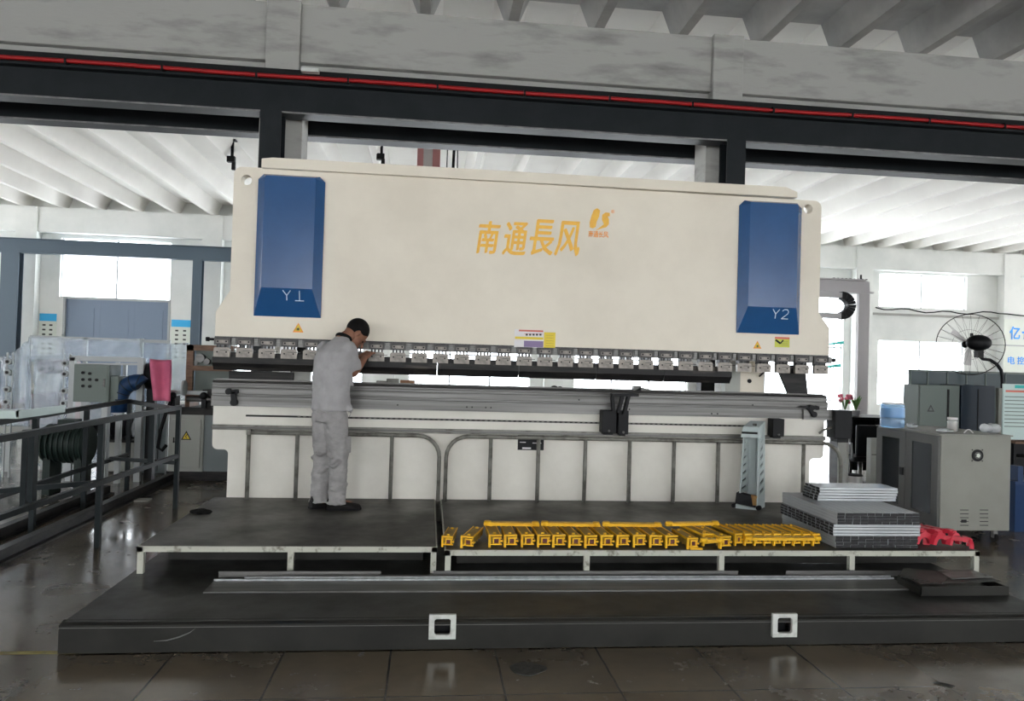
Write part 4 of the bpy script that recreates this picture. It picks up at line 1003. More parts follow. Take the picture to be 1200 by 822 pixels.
#@@ LEFT
# ------------------------------------------------------------------ left steel rack
TX0, TX1 = -2.76, -3.55
t = thing('steel_rack', 'slate grey welded steel rack with long rails at the left', 'rack', (-3.1, 6, 0))
mb(TABLEM).bar((TX0-.05,2.6,1.09),(-2.66,8.46,1.09),.045,.045).build('top_rail', None, t)
mb(TABLEM).bar((TX1+.25,4.2,1.08),(TX1-.07,9.65,1.075),.045,.045).build('top_rail', None, t)
mb(TABLEM).bar((-3.62,9.63,1.07),(-2.66,8.44,1.07),.045,.045).build('end_rail', None, t)
mb(TABLEM).bar((-2.80,4.0,.57),(-2.66,8.44,.57),.04,.04).build('lower_rail', None, t)
mb(TABLEM).bar((-3.5,4.0,.43),(-3.6,9.6,.43),.04,.04).build('lower_rail', None, t)
mb(TABLEM).bar((-3.58,9.05,.45),(-2.66,8.42,.5),.04,.04).build('cross_rail', None, t)
mb(TABLEM).bar((-3.5,6.6,.5),(-2.75,6.75,.56),.04,.04).build('cross_rail', None, t)
for x, y in ((-2.76,6.77),(-2.66,8.44),(-2.82,4.0),(-3.50,7.2),(-3.58,8.4),(-3.6,9.6)):
    mb(TABLEM).box(x-.022, x+.022, y-.022, y+.022, 0, 1.07).build('leg', None, t)
a = at(150, 500, 8.0)
mb(TABLEM).box(-2.72, -2.67, 7.75, 7.8, .57, 1.07).build('leg', None, t)
p = at(38, 550, 5.85); mb(TABLEM).box(p.x-.02, p.x+.02, 5.82, 5.88, .57, 1.07).build('leg', None, t)
p = at(30, 550, 6.0); mb(TABLEM).box(p.x-.02, p.x+.02, 5.97, 6.03, .50, 1.07).build('leg', None, t)
# long dark floor rails behind and under the rack
t = thing('floor_rail', 'long dark steel rail on the floor under the rack, nearer one', 'rail', (-3.2, 7, 0))
mb(DSTEEL).box(-3.35, -3.27, 4.0, 10.9, .004, .10).box(-3.40, -3.22, 4.0, 10.9, .0, .02).build('rail_body', None, t)
t = thing('floor_rail', 'long dark steel rail on the floor under the rack, farther one', 'rail', (-3.7, 7, 0))
mb(DSTEEL).box(-3.75, -3.67, 4.0, 9.3, .004, .10).box(-3.80, -3.62, 4.0, 9.3, .0, .02).build('rail_body', None, t)
# pale channel lying near the floor at the left, and white strip
b = mb(PALECAB).box(-3.6, -3.45, 5.8, 6.9, .26, .30); 
c = gr(165, 587); b = mb(PALECAB).box(c.x-.08, c.x+.10, c.y-.10, c.y+.06, .002, .02); tag(b.build('floor_board'), 'pale board lying on the floor behind the left rack', 'board')
# sheet tray on the rack at the left edge
t = thing('metal_tray', 'pale green metal tray lying on the rack at the left edge', 'tray', (-3.6, 6.6, 1.1))
MT = mat('pale_green_metal', (.30,.36,.34), .4, .4)
b = mb(MT).box(-4.4, -3.30, 6.5, 7.3, 1.105, 1.12).box(-4.4, -3.30, 6.5, 6.515, 1.12, 1.17).box(-3.315, -3.30, 6.5, 7.3, 1.12, 1.17); b.build('tray_body', None, t)

# aluminium enclosure frame with plastic film
EY = 10.6
t = thing('enclosure_frame', 'aluminium profile frame around the machine wrapped in film', 'frame', (-4, EY, 0))
def fbar(pa, pb, Y, w=.045, name='rail', Y2=None): return mb(ALU).bar(at(*pa, Y), at(*pb, Y2 or Y), w, w).build(name, None, t)
def fpost(x, y, Y, w=.05, z0=0): p = at(x, y, Y); return mb(ALU).box(p.x-w/2, p.x+w/2, Y-w/2, Y+w/2, z0, p.z).build('post', None, t)
fbar((36,395),(200,401), EY); fbar((-5,421),(85,418), EY); fbar((82,420),(166,422), EY-.4, .065); fbar((85,427),(166,427), EY-.4, .03)
fpost(36, 395, EY, .04); fpost(101, 396, EY, .045); fpost(166, 397, EY, .05); fpost(86, 419, EY-.4, .065); fpost(166, 420, EY-.4, .075); fpost(75, 420, EY+.8, .06); fpost(138, 425, EY+1.2, .05); fpost(147, 428, EY+1.2, .05)
fpost(200, 405, EY+.2, .03); fpost(13, 421, EY+.3, .05)
def film(pts_top, pts_bot, Y, lab, nx=40, nz=14, amp=.05):
    b = mb(FILM); V = []
    for i in range(nx+1):
        u = i/nx; k = u*(len(pts_top)-1); j = min(int(k), len(pts_top)-2); f = k-j
        tp = at(pts_top[j][0]*(1-f)+pts_top[j+1][0]*f, pts_top[j][1]*(1-f)+pts_top[j+1][1]*f, Y); bt = at(pts_bot[j][0]*(1-f)+pts_bot[j+1][0]*f, pts_bot[j][1]*(1-f)+pts_bot[j+1][1]*f, Y)
        row = []
        for m_ in range(nz+1):
            v = m_/nz; p = tp.lerp(bt, v); p.y += amp*math.sin(u*23+v*4)*math.sin(v*3+.4)+amp*.5*math.sin(v*19+u*31)
            row.append(b.bm.verts.new(p))
        V.append(row)
    for i in range(nx):
        for m_ in range(nz):
            f_ = b.bm.faces.new([V[i][m_], V[i+1][m_], V[i+1][m_+1], V[i][m_+1]]); f_.smooth = True
    o = b.build('plastic_film'); so = o.modifiers.new('solid', 'SOLIDIFY'); so.thickness = .002
    return tag(o, lab, 'plastic film')
film([(0,420),(20,410),(36,396)], [(0,500),(20,500),(36,500)], EY-.15, 'clear plastic film hanging from the left end of the aluminium frame', 14)
film([(36,395),(120,398),(166,397)], [(36,424),(120,424),(166,424)], EY-.12, 'clear plastic film over the upper band of the aluminium frame', 40, 8)
film([(38,424),(84,424)], [(38,505),(84,505)], EY-.1, 'clear plastic film over the window of the aluminium frame with rolls behind', 16)
film([(166,397),(200,403),(222,402)], [(166,470),(200,470),(222,470)], EY+.15, 'clear plastic film at the right end of the aluminium frame behind the pink cloth', 20)
# rolls seen in the frame
RO = mat('dusty_pink_roll', (.42,.36,.37), .7)
for (x, y, r, lab) in ((52, 483, .26, 'large dusty roll behind the plastic film at the bottom'), (62, 430, .10, 'small grey roll high behind the plastic film')):
    c = at(x, y, EY+.35); t = thing('film_roll', lab, 'roll', (c.x, c.y, c.z-r))
    mb(RO).cyl((c.x-.05, EY+.2, c.z), (c.x+.0, EY+1.0, c.z), r, n=28).build('roll_body', None, t)
    mb(BLACK).cyl((c.x-.10*r/.2-.02, EY+.19, c.z-.02), (c.x-.10*r/.2-.02, EY+.21, c.z-.02), .035).cyl((c.x+.05, EY+.19, c.z-.02), (c.x+.05, EY+.21, c.z-.02), .035).build('hub_hole', None, t)
    if r > .2: mb(ALU).box(c.x-.1, c.x+.1, EY+.5, EY+.7, 0, c.z-r+.01).build('stand', None, t)
    else: mb(ALU).cyl((c.x, EY+.6, c.z), (c.x, EY+.6, 1.9), .015).build('hanger', None, t)
for px, lab in ((10, 'leftmost chain of pulleys on the machine frame'), (77, 'chain of pulleys left of the grey control box')):
    c = at(px, 440, EY-.2); t = thing('pulley_chain', lab, 'pulley', (c.x, c.y, .9))
    mb(ALU).box(c.x-.035, c.x-.02, EY-.2, EY-.17, 0, 1.62).box(c.x+.035, c.x+.05, EY-.2, EY-.17, 0, 1.62).build('guide', None, t)
    for z in (1.50, 1.36, 1.14, .98): mb(ALU).cyl((c.x, EY-.24, z), (c.x, EY-.18, z), .040, n=14).m(DSTEEL).cyl((c.x, EY-.25, z), (c.x, EY-.24, z), .022, n=10).build('pulley_wheel', None, t)
# machine bed under the frame
b = mb(PALECAB).box(-6.2, -4.7, EY+.0, EY+1.0, .55, .66)
t = thing('machine_table', 'pale machine table behind the rack under the film', 'table', (-5.2, 11, 0))
b.m(TIMBER).box(-6.2, -5.3, EY-.05, EY+.0, .88, .95); b.build('table_top', None, t)
for x in (-6.1, -4.8): mb(ALU).box(x-.04, x+.04, EY+.1, EY+.2, 0, .55).build('leg', None, t)
for x in (-6.1,): mb(ALU).box(x-.04, x+.04, EY+.8, EY+.9, 0, .55).build('leg', None, t)

# grey-green control box with buttons
BY = 9.9; a = at(87, 427, BY); c = at(127, 472, BY)
t = thing('control_box', 'grey-green control box with black buttons on the aluminium frame', 'control box', ((a.x+c.x)/2, BY, c.z))
mb(GREYBOX).box(a.x, c.x, BY, BY+.35, c.z, a.z).build('housing', None, t, bevel=.006)
mb(GREYBOX).box(a.x+.02, c.x-.02, BY-.008, BY, c.z+.02, a.z-.02).build('door', None, t)
for x, y in ((98,437),(106,438),(98,445),(106,445),(114,445.5),(98,452.5),(106,453)):
    q = at(x, y, BY); mb(BLACK).cyl((q.x, BY-.03, q.z), (q.x, BY, q.z), .018, n=12).build('button', None, t)
q = at(122.5, 449, BY); mb(STEEL).box(q.x-.01, q.x+.01, BY-.025, BY-.005, q.z-.05, q.z+.05).build('handle', None, t)
mb(GREYBOX).box(c.x, c.x+.09, BY+.05, BY+.35, c.z+.0, a.z-.14).build('side_housing', None, t)
mb(ALU).box(a.x+.05, a.x+.12, BY+.1, BY+.2, 0, c.z).box(c.x-.12, c.x-.05, BY+.1, BY+.2, 0, c.z).build('stand', None, t)
# blue duct bend
c = at(163, 470, BY+.15); r0 = .235
t = thing('duct_hose', 'blue curved duct hose beside the control box', 'duct', (c.x-.2, BY+.15, .9))
b = mb(DUCT); pts = [(c.x+.02, BY+.15, c.z+.22)]+[(c.x-r0*math.sin(q), BY+.15, c.z+.01+r0*math.cos(q)) for q in [PI/2*i/8 for i in range(9)]]+[(c.x-r0, BY+.15, c.z-.15)]
b.tube(pts, .10, 18); b.build('bend', None, t)
b = mb(DBLUE)
for i in (1,3,5,7,9): 
    q = Vector(pts[i]); d_ = (Vector(pts[min(i+1,len(pts)-1)])-Vector(pts[i-1])).normalized(); b.cyl(q-d_*.008, q+d_*.008, .103, n=18)
b.build('ring', None, t)
mb(ALU).box(c.x-r0-.03, c.x-r0+.03, BY+.12, BY+.18, 0, c.z-.15).build('stand', None, t)
# black blower wheel and pink cloth
t = thing('blower_housing', 'black round blower housing behind the pink cloth', 'blower', (-3.7, 10.2, .9))
a = at(172, 443, 10.2); mb(BLACK).cyl((a.x-.06, 10.35, a.z+.02), (a.x+.10, 10.35, a.z+.02), .17, n=20).build('drum', None, t)
mb(STEEL).cyl((a.x-.10, 10.3, a.z+.12), (a.x-.06, 10.3, a.z+.12), .03, n=10).build('inlet', None, t)
mb(BLACK).box(a.x-.03, a.x+.07, 10.3, 10.4, 0, a.z-.1).build('stand', None, t)
b = mb(PINK); a = at(174, 421, 10.0); c = at(200, 421, 10.0); zb = at(190, 470, 10).z; xs = [a.x+.07, a.x+.10]; V = []
for i in range(13):
    u = i/12; row = []
    for j in range(14):
        v = j/13
        top = Vector((a.x-.02+(c.x-a.x)*u*.98, 10.12, a.z-.01*math.sin(u*3))); bot = Vector((a.x+.08+(c.x+.03-a.x-.08)*u, 9.98, zb))
        p = top.lerp(bot, min(1, v)); p.y -= .03*math.sin(u*9)+.02*math.sin(v*5+u*3); row.append(b.bm.verts.new(p))
    V.append(row)
for i in range(12):
    for j in range(13): f_ = b.bm.faces.new([V[i][j], V[i+1][j], V[i+1][j+1], V[i][j+1]]); f_.smooth = True
o = b.build('pink_cloth'); m_ = o.modifiers.new('solid', 'SOLIDIFY'); m_.thickness = .006; tag(o, 'pink cloth draped over the blower left of the timber crate', 'cloth')

# pale blue cabinet and grey cabinet with warning triangle
CY = 10.9; c = at(178, 500, CY)
t = thing('machine_cabinet', 'pale blue-grey tall panel cabinet behind the rack', 'cabinet', (-3.85, CY, 0))
a = at(161, 479, CY); b_ = at(197, 479, CY)
mb(LBLUE).box(a.x, b_.x, CY, CY+.6, 0.0, a.z).build('body', None, t, bevel=.01)
q = at(186, 500, CY); mb(DSTEEL).box(q.x-.004, q.x+.004, CY-.004, CY, .03, a.z-.03).build('seam', None, t)
GY2 = 10.3; a = at(198, 486, GY2); b_ = at(270, 486, GY2); d_ = at(238, 500, GY2)
t = thing('machine_cabinet', 'grey cabinet with a yellow warning triangle beside the press', 'cabinet', ((a.x+b_.x)/2, GY2, 0))
mb(LBLUE).box(d_.x, b_.x+.1, GY2+.05, GY2+.6, .12, a.z).build('body', None, t)
mb(PALECAB).box(a.x, d_.x, GY2+.02, GY2+.6, .12, a.z).build('body', None, t)
x_, y_ = a.x+.04, d_.x-.03
o = mb(PALECAB).box(x_, y_, GY2-.005, GY2+.02, .17, a.z-.06).build('door', None, t, bevel=.004)
q = at(204, 518, GY2); mb(DSTEEL).cyl((q.x, GY2-.02, q.z), (q.x, GY2-.005, q.z), .012).box(q.x-.008, q.x+.008, GY2-.02, GY2-.005, q.z, q.z+.06).build('handle', None, o)
q = at(218.5, 511, GY2); s = .065
mb(BLACK).prism([(q.x-s,q.z-s*.8),(q.x+s,q.z-s*.8),(q.x,q.z+s)], 'y', GY2-.009, GY2-.005).m(LABY).prism([(q.x-s*.7,q.z-s*.62),(q.x+s*.7,q.z-s*.62),(q.x,q.z+s*.62)], 'y', GY2-.011, GY2-.009).m(BLACK).bar((q.x+.012,GY2-.012,q.z+.02),(q.x-.008,GY2-.012,q.z-.01),.008,.003,up=(0,1,0)).bar((q.x-.008,GY2-.012,q.z-.01),(q.x+.008,GY2-.012,q.z-.03),.008,.003,up=(0,1,0)).build('warning_triangle', None, o)
mb(DSTEEL).box(a.x-.02, b_.x+.1, GY2+.04, GY2+.6, 0, .12).build('base', None, t)
# dark top of the cabinet: lathe-like machine bed with bars
t = thing('lathe_bed', 'dark lathe bed with steel bars in front of the timber crate', 'machine', (-3.1, 10.2, a.z))
BEDZ = a.z+.10; mb(DSTEEL).box(a.x-.05, b_.x+.1, 10.32, 10.87, a.z, BEDZ).build('bed', None, t)
mb(DSTEEL).box(at(237,470,10.2).x, at(249,470,10.2).x, 10.2, 10.34, a.z+.1, at(240,457,10.2).z).build('block', None, t)
z_ = at(225,461,10.2).z; mb(ALU).box(at(198,461,10.2).x, at(243,461,10.2).x, 10.18, 10.28, z_-.02, z_+.03).build('slide', None, t)
z_ = at(225,468,10.2).z; mb(STEEL).cyl((at(219,468,10.2).x, 10.2, z_), (at(262,468,10.2).x, 10.2, z_), .035).build('shaft', None, t)
for x in (204, 240): q = at(x, 464, 10.2); mb(BLACK).ball((q.x, 10.15, q.z), .05).box(q.x-.03,q.x+.03,10.15,10.35,a.z+.1,q.z).build('knob', None, t)
# timber crate
CYr = 10.36; a = at(219, 404, CYr); c = at(262, 462, CYr)
t = thing('timber_crate', 'brown timber crate frame left of the press with metal parts inside', 'crate', ((a.x+c.x)/2, CYr, c.z))
w = .085
b = mb(TIMBER).box(a.x, a.x+w, CYr, CYr+.06, c.z-.05, a.z).box(a.x, c.x+.10, CYr, CYr+.06, a.z-.075, a.z).box(a.x+w, c.x+.10, CYr, CYr+.05, (a.z+c.z)/2-.02, (a.z+c.z)/2+.045).box(a.x+w, c.x+.10, CYr+.0, CYr+.05, c.z-.05, c.z+.02); b.build('frame', None, t)
mb(GREYBOX).box(a.x+w, c.x+.10, CYr+.12, CYr+.16, c.z-.05, a.z-.05).build('back_panel', None, t)
b = mb(STEEL)
for x, y, r in ((235,420,.06),(243,424,.04),(252,420,.03),(230,425,.03)): q = at(x, y, CYr+.08); b.cyl((q.x, CYr+.04, q.z), (q.x, CYr+.12, q.z), r, n=14)
b.build('inner_part', None, t)
mb(TIMBER).box(a.x, c.x+.10, CYr+.06, CYr+.5, a.z-.03, a.z).build('lid', None, t)
mb(TIMBER).box(a.x, a.x+.06, CYr, CYr+.4, BEDZ, c.z-.04).box(c.x, c.x+.06, CYr, CYr+.4, BEDZ, c.z-.04).build('crate_foot', None, t)
q = at(217,455,10.1); mb(ALU).cyl((q.x, 10.1, q.z),(q.x-.03,10.1,q.z),.10,n=20).build('round_flange', None, t)
# black hose hanging in front of cabinets
b = mb(RUBBER); P0 = [at(x, y, 10.0) for x, y in ((203,465),(196,480),(188,505),(185,525),(190,528),(195,522))]; b.tube(P0, .022, 8)
tag(b.build('hose'), 'black hose looping down in front of the pale cabinets', 'hose')

# motors behind the rack
def motor(x, y, Y, r, L_, lab, m, zb=0):
    c = at(x, y, Y); t = thing('electric_motor', lab, 'motor', (c.x, Y, 0))
    b = mb(m).cyl((c.x-L_/2, Y, c.z), (c.x+L_/2, Y, c.z), r, n=20)
    for k in range(8): xx = c.x-L_/2+L_*(k+.5)/8; b.cyl((xx-.008, Y, c.z), (xx+.008, Y, c.z), r*1.09, n=20)
    b.build('body', None, t)
    mb(BLACK).cyl((c.x-L_/2-.18, Y, c.z), (c.x-L_/2, Y, c.z), r*.6, n=16).build('end_cover', None, t)
    mb(m).box(c.x-.08, c.x+.1, Y-.1, Y+.1, c.z+r*.8, c.z+r*1.35).build('terminal_box', None, t)
    for dx in (-L_*.35, L_*.35): mb(m).box(c.x+dx-.04, c.x+dx+.04, Y-.14, Y+.14, zb, c.z-r*.7).build('foot', None, t)
motor(80, 520, 9.3, .21, .48, 'dark green motor on feet behind the left rack', MOTOR)
motor(143, 502, 11.2, .14, .36, 'black motor below the blue duct', BLACK, .455)
b = mb(PALECAB).box(at(118,530,11).x, at(160,530,11).x, 10.9, 11.5, 0.02, .42); b.m(DSTEEL).box(at(118,530,11).x-.02, at(160,530,11).x+.02, 10.88, 11.52, .42, .45)
tag(b.build('machine_plinth', bevel=.01), 'pale block carrying the black motor', 'block')
#@@ RIGHT
# ------------------------------------------------------------------ right electrical cabinet
KX0, KX1, KY0, KY1, KZ0, KZ1 = 5.10, 5.87, 7.0, 8.06, .13, 1.08
t = thing('electrical_cabinet', 'beige electrical cabinet with two tinted doors on castors', 'cabinet', ((KX0+KX1)/2, (KY0+KY1)/2, 0))
mb(CABG).box(KX0+.012, KX1, KY0, KY1, KZ0, KZ1).build('body', None, t, bevel=.006)
mb(CABG).box(KX0-.01, KX1+.012, KY0-.012, KY1+.012, KZ1, KZ1+.012).build('lid', None, t)
ym = (KY0+KY1)/2
for y0_, y1_ in ((KY0+.01, ym-.004), (ym+.004, KY1-.01)):
    gl = .10
    o = mb(CABD).plate([(y0_,KZ0+.01),(y1_,KZ0+.01),(y1_,KZ1-.01),(y0_,KZ1-.01)], [[(y0_+gl,KZ0+.14),(y1_-gl,KZ0+.14),(y1_-gl,KZ1-.1),(y0_+gl,KZ1-.1)]], 'x', KX0-.012, KX0+.012).build('door', None, t)
    mb(TGLASS).box(KX0-.004, KX0+.004, y0_+gl, y1_-gl, KZ0+.14, KZ1-.1).build('tinted_pane', None, o)
    if y0_ > ym-.1: mb(BLACK).box(KX0-.03, KX0-.012, ym+.02, ym+.07, .60, .68).build('latch', None, o)
q = at(1145, 534, KY0)
o = mb(BLACK).cyl((q.x, KY0-.012, q.z), (q.x, KY0, q.z), .060, n=24).build('fan_vent', None, t)
mb(CABD).cyl((q.x, KY0-.016, q.z), (q.x, KY0-.011, q.z), .036, n=20).m(POSTER).cyl((q.x, KY0-.02, q.z), (q.x, KY0-.015, q.z), .022, n=5).m(BLACK).box(q.x-.05,q.x+.05,KY0-.019,KY0-.016,q.z-.003,q.z+.003).build('fan_hub', None, o)
for sx in (-.055,.055):
    for sz in (-.055,.055): mb(DSTEEL).cyl((q.x+sx,KY0-.006,q.z+sz),(q.x+sx,KY0,q.z+sz),.006,n=8).build('screw', None, o)
b = mb(PROFD)
for cx in (1130, 1153):
    for y in (598, 602.5, 607, 611.5, 616): p_ = at(cx, y, KY0); b.box(p_.x-.045, p_.x+.045, KY0-.003, KY0+.0, p_.z-.0035, p_.z+.0035)
q = at(1129, 611, KY0); b.m(BLACK).box(q.x-.025, q.x+.03, KY0-.006, KY0, q.z-.015, q.z+.015); b.build('louvre', None, t)
for x, y in ((KX0+.08,KY0+.08),(KX1-.10,KY0+.08),(KX0+.08,KY1-.08),(KX1-.08,KY1-.08)):
    o = mb(RUBBER).cyl((x-.015,y,.045),(x+.015,y,.045),.045,n=16).build('castor', None, t); mb(STEEL).box(x-.022,x+.022,y-.02,y+.02,.045,.13).build('castor_fork', None, o)
# water bottle
q = at(1047.5, 500, 7.75); c = (q.x, 7.78)
t = thing('water_bottle', 'large blue water bottle on the cabinet', 'bottle', (c[0], c[1], 1.092))
b = mb(WATER); R = .122
def lathe(b, cx, cy, pr, n=28):
    b.rings([[Vector((cx+r*math.cos(2*PI*i/n), cy+r*math.sin(2*PI*i/n), z)) for i in range(n)] for r, z in pr]); return b
lathe(b, c[0], c[1], [(R*.9,1.092),(R,1.105),(R,1.17),(R*.95,1.18),(R,1.19),(R,1.27),(R*.95,1.28),(R,1.29),(R,1.33),(R*.93,1.345)]); b.build('shell', None, t)
lathe(mb(mat('blue_bottle_band', (.16,.34,.62), .3)), c[0], c[1], [(R*1.01,1.20),(R*1.02,1.21),(R*1.02,1.30),(R*1.01,1.31)]).build('blue_band', None, t)
lathe(mb(LABW), c[0], c[1], [(R*.93,1.345),(R*.94,1.35),(R*.94,1.358),(R*.9,1.362)]).build('rim', None, t)
# tea jar
q = at(1116, 503, 7.35); t = thing('tea_jar', 'clear jar of brown tea on the cabinet top', 'jar', (q.x, 7.35, 1.092))
lathe(mb(JARG), q.x, 7.35, [(.045,1.093),(.05,1.10),(.05,1.20),(.045,1.215)], 20).build('glass', None, t)
lathe(mb(TEAM), q.x, 7.35, [(.042,1.10),(.043,1.11),(.043,1.17)], 20).build('tea', None, t)
lathe(mb(LABW), q.x, 7.35, [(.046,1.215),(.048,1.22),(.048,1.24)], 20).build('lid', None, t)
# plastic bags and papers
def bag(x, y, Y, lab, w=.10, h=.06):
    q = at(x, y, Y); b = mb(BAGM)
    for i in range(6): b.ball((q.x+random.uniform(-.5,.5)*w, Y+random.uniform(-.03,.03), 1.094+h*.5), w*random.uniform(.3,.5), .05, h*random.uniform(.4,.7), n=10)
    o = b.build('plastic_bag'); remesh(o, .008, 2); return tag(o, lab, 'bag')
bag(1158, 508, 7.25, 'crumpled clear plastic bag at the right end of the cabinet top', .13, .10)
bag(1107, 508, 7.2, 'flat clear plastic bag at the front edge of the cabinet top', .14, .035)
bag(1073, 500, 7.7, 'small clear plastic bag beside the water bottle', .12, .05)
q = at(1135, 509, 7.1); b = mb(LABW).tube([(q.x-.05+.1*i/8, 7.1, 1.10+.035*math.sin(PI*i/8)) for i in range(9)], .006, 6); tag(b.build('cable_loop'), 'small white cable loop on the cabinet front edge', 'cable')

# dark glass partition room behind
GYR = 9.6
t = thing('glass_partition', 'dark glazed partition behind the beige cabinet', 'partition', (7.5, GYR, 0))
a = at(1066, 434, GYR); e = at(1215, 434, GYR)
mb(TEALG).box(a.x, e.x+1.2, GYR, GYR+.03, .1, a.z).build('glass_sheet', None, t)
b = mb(GREYBOX)
for x in (1067, 1087, 1110, 1132.5, 1155, 1178): p_ = at(x, 440, GYR); b.box(p_.x-.008, p_.x+.008, GYR-.01, GYR+.04, 0, a.z)
b.box(a.x, e.x+1.2, GYR-.01, GYR+.04, a.z-.015, a.z+.01); b.build('mullion', None, t)
# distribution boxes before it
DY = 9.0; a = at(1076, 451, DY); e = at(1125, 451, DY); z0 = at(1100, 510, DY).z
t = thing('distribution_box', 'grey-green switch box with triangle sign before the dark glass', 'switch box', ((a.x+e.x)/2, DY, 0))
mb(GREYBOX).box(a.x, e.x, DY, DY+.3, .2, a.z).box(a.x,a.x+.1,DY,DY+.3,0,.2).box(e.x-.1,e.x,DY,DY+.3,0,.2).build('housing', None, t, bevel=.005)
mb(GREYBOX).box(a.x+.02, at(1109,460,DY).x, DY-.01, DY, .25, a.z-.02).build('door', None, t)
q = at(1090, 479, DY); mb(TEXTD).prism([(q.x-.05,q.z-.04),(q.x+.05,q.z-.04),(q.x,q.z+.05)], 'y', DY-.013, DY-.01).m(GREYBOX).prism([(q.x-.025,q.z-.025),(q.x+.025,q.z-.025),(q.x,q.z+.022)], 'y', DY-.015, DY-.013).build('warning_triangle', None, t)
mb(DSTEEL).box(at(1110,460,DY).x, at(1112,460,DY).x, DY-.012, DY, .3, a.z-.05).build('hinge', None, t)
f_ = at(1165, 451, DY)
t = thing('blue_cabinet', 'dark blue steel cabinet beside the switch box', 'cabinet', ((f_.x+e.x)/2, DY, 0))
mb(DBLUE).box(e.x+.01, f_.x, DY-.02, DY+.4, 0, a.z+.01).build('body', None, t, bevel=.006)
mb(BLACK).box((e.x+f_.x)/2-.004, (e.x+f_.x)/2+.004, DY-.026, DY-.018, .1, a.z-.04).build('door_gap', None, t)
b = mb(CABG).box(at(1167,460,DY).x, at(1172,460,DY).x, DY-.05, DY+.0, 0, at(1168,455,DY).z); tag(b.build('wooden_post'), 'thin beige post right of the dark blue cabinet', 'post')
# notice board at the right edge
NY = 8.4; a = at(1176, 450, NY); e = at(1216, 516, NY)
t = thing('notice_board', 'pale notice board with printed lines at the right edge', 'notice board', ((a.x+e.x)/2, NY, 0))
mb(mat('board_pale_teal', (.50,.62,.60), .5)).box(a.x, e.x, NY, NY+.02, e.z, a.z).build('panel', None, t)
b = mb(LABR).box(a.x+.03, e.x-.05, NY-.003, NY, a.z-.10, a.z-.075).m(TEAL).box(a.x+.15, e.x, NY-.004, NY, a.z-.05, a.z-.01).m(GREYBOX)
for i in range(9): b.box(a.x+.02, e.x-.05-.02*(i%3), NY-.003, NY, a.z-.16-.045*i, a.z-.15-.045*i)
b.build('print', None, t)
mb(ALU).box(a.x+.05, a.x+.09, NY+.02, NY+.05, 0, e.z+.05).box(e.x-.09, e.x-.05, NY+.02, NY+.05, 0, e.z+.05).build('stand', None, t)
# dark shelf and blue container at the right edge
a = at(1187, 517, 8.5); t = thing('dark_shelf', 'dark shelf with wooden top edge under the notice board', 'shelf', (7.1, 8.5, 0))
mb(TIMBER).box(a.x, a.x+1.2, 8.46, 8.9, a.z-.03, a.z).build('top', None, t)
mb(BLACK).box(a.x, a.x+.03, 8.48, 8.9, 0, a.z-.03).build('side_panel', None, t); mb(BLACK).box(a.x+1.17, a.x+1.2, 8.48, 8.9, 0, a.z-.03).build('side_panel', None, t); mb(BLACK).box(a.x+.03, a.x+1.17, 8.87, 8.9, 0, a.z-.03).build('back_panel', None, t)
for z in (.35, .68): mb(DSTEEL).box(a.x+.03, a.x+1.17, 8.5, 8.87, z, z+.02).build('shelf_board', None, t)
a = at(1187, 560, 7.55); t = thing('blue_bin', 'bright blue bin at the right edge beside the beige cabinet', 'bin', (6.7, 7.6, 0))
BB = mat('blue_plastic', (.007,.035,.11), .45, spec=.3)
mb(BB).hexa([(a.x+.03,7.55,0),(a.x+.45,7.55,0),(a.x+.45,8.0,0),(a.x+.03,8.0,0),(a.x-.01,7.5,.52),(a.x+.5,7.5,.52),(a.x+.5,8.05,.52),(a.x-.01,8.05,.52)]).build('tub', None, t)
mb(BB).box(a.x-.03, a.x+.52, 7.48, 8.07, .52, .555).box(a.x+.0,a.x+.06,7.48,7.6,.555,.72).build('rim', None, t)
# floor fan
FX = at(1147, 402, 9.2)
t = thing('pedestal_fan', 'large black pedestal fan with open wire cage behind the cabinet', 'fan', (7.6, 9.2, 0)); FYn = 9.2
R = .40; cc = Vector((at(1137,404,FYn).x, FYn, at(1137,404,FYn).z))
b = mb(DSTEEL)
ang = -.45
ux = Vector((math.cos(ang), math.sin(ang), 0)); uz = Vector((0,0,1)); un = Vector((math.sin(ang), -math.cos(ang), 0))
for rr, off, th in ((R, 0, .006), (R*.5, -.06, .0018)):
    b.tube([cc+un*off+ux*rr*math.cos(q)+uz*rr*math.sin(q) for q in [2*PI*i/40 for i in range(41)]], th, 6)
for k in range(24):
    q = 2*PI*k/24; d_ = ux*math.cos(q)+uz*math.sin(q); b.tube([cc-un*.10+d_*.06, cc-un*.07+d_*R*.5, cc+d_*R], .0016, 4); b.tube([cc+un*.06+d_*.06, cc+un*.06+d_*R*.6, cc+d_*R], .0016, 4)
b.build('wire_cage', None, t)
b = mb(LABW)
for k in range(3):
    q0 = k*2*PI/3+.4; V = []
    for r_, hw in ((.05,.03),(.15,.07),(.28,.09)):
        for s in (-1,1):
            q = q0+s*hw/r_*.5; V.append(cc+ux*r_*math.cos(q)+uz*r_*math.sin(q)+un*.02*s)
    for i in (0,2): 
        A = [b.bm.verts.new(v) for v in (V[i],V[i+1],V[i+3],V[i+2])]; b.bm.faces.new(A)
o = b.build('blade', None, t); sm = o.modifiers.new('s', 'SOLIDIFY'); sm.thickness = .003
mo = at(1147, 402, FYn-.12); b = mb(BLACK).ball(mo, .165, .12, .105, n=20); b.ball(at(1131,404,FYn), .045, n=10); b.cyl(mo, cc, .035); b.box(mo.x-.02,mo.x,FYn-.02,FYn+.02,mo.z+.08,mo.z+.13); b.build('motor', None, t)
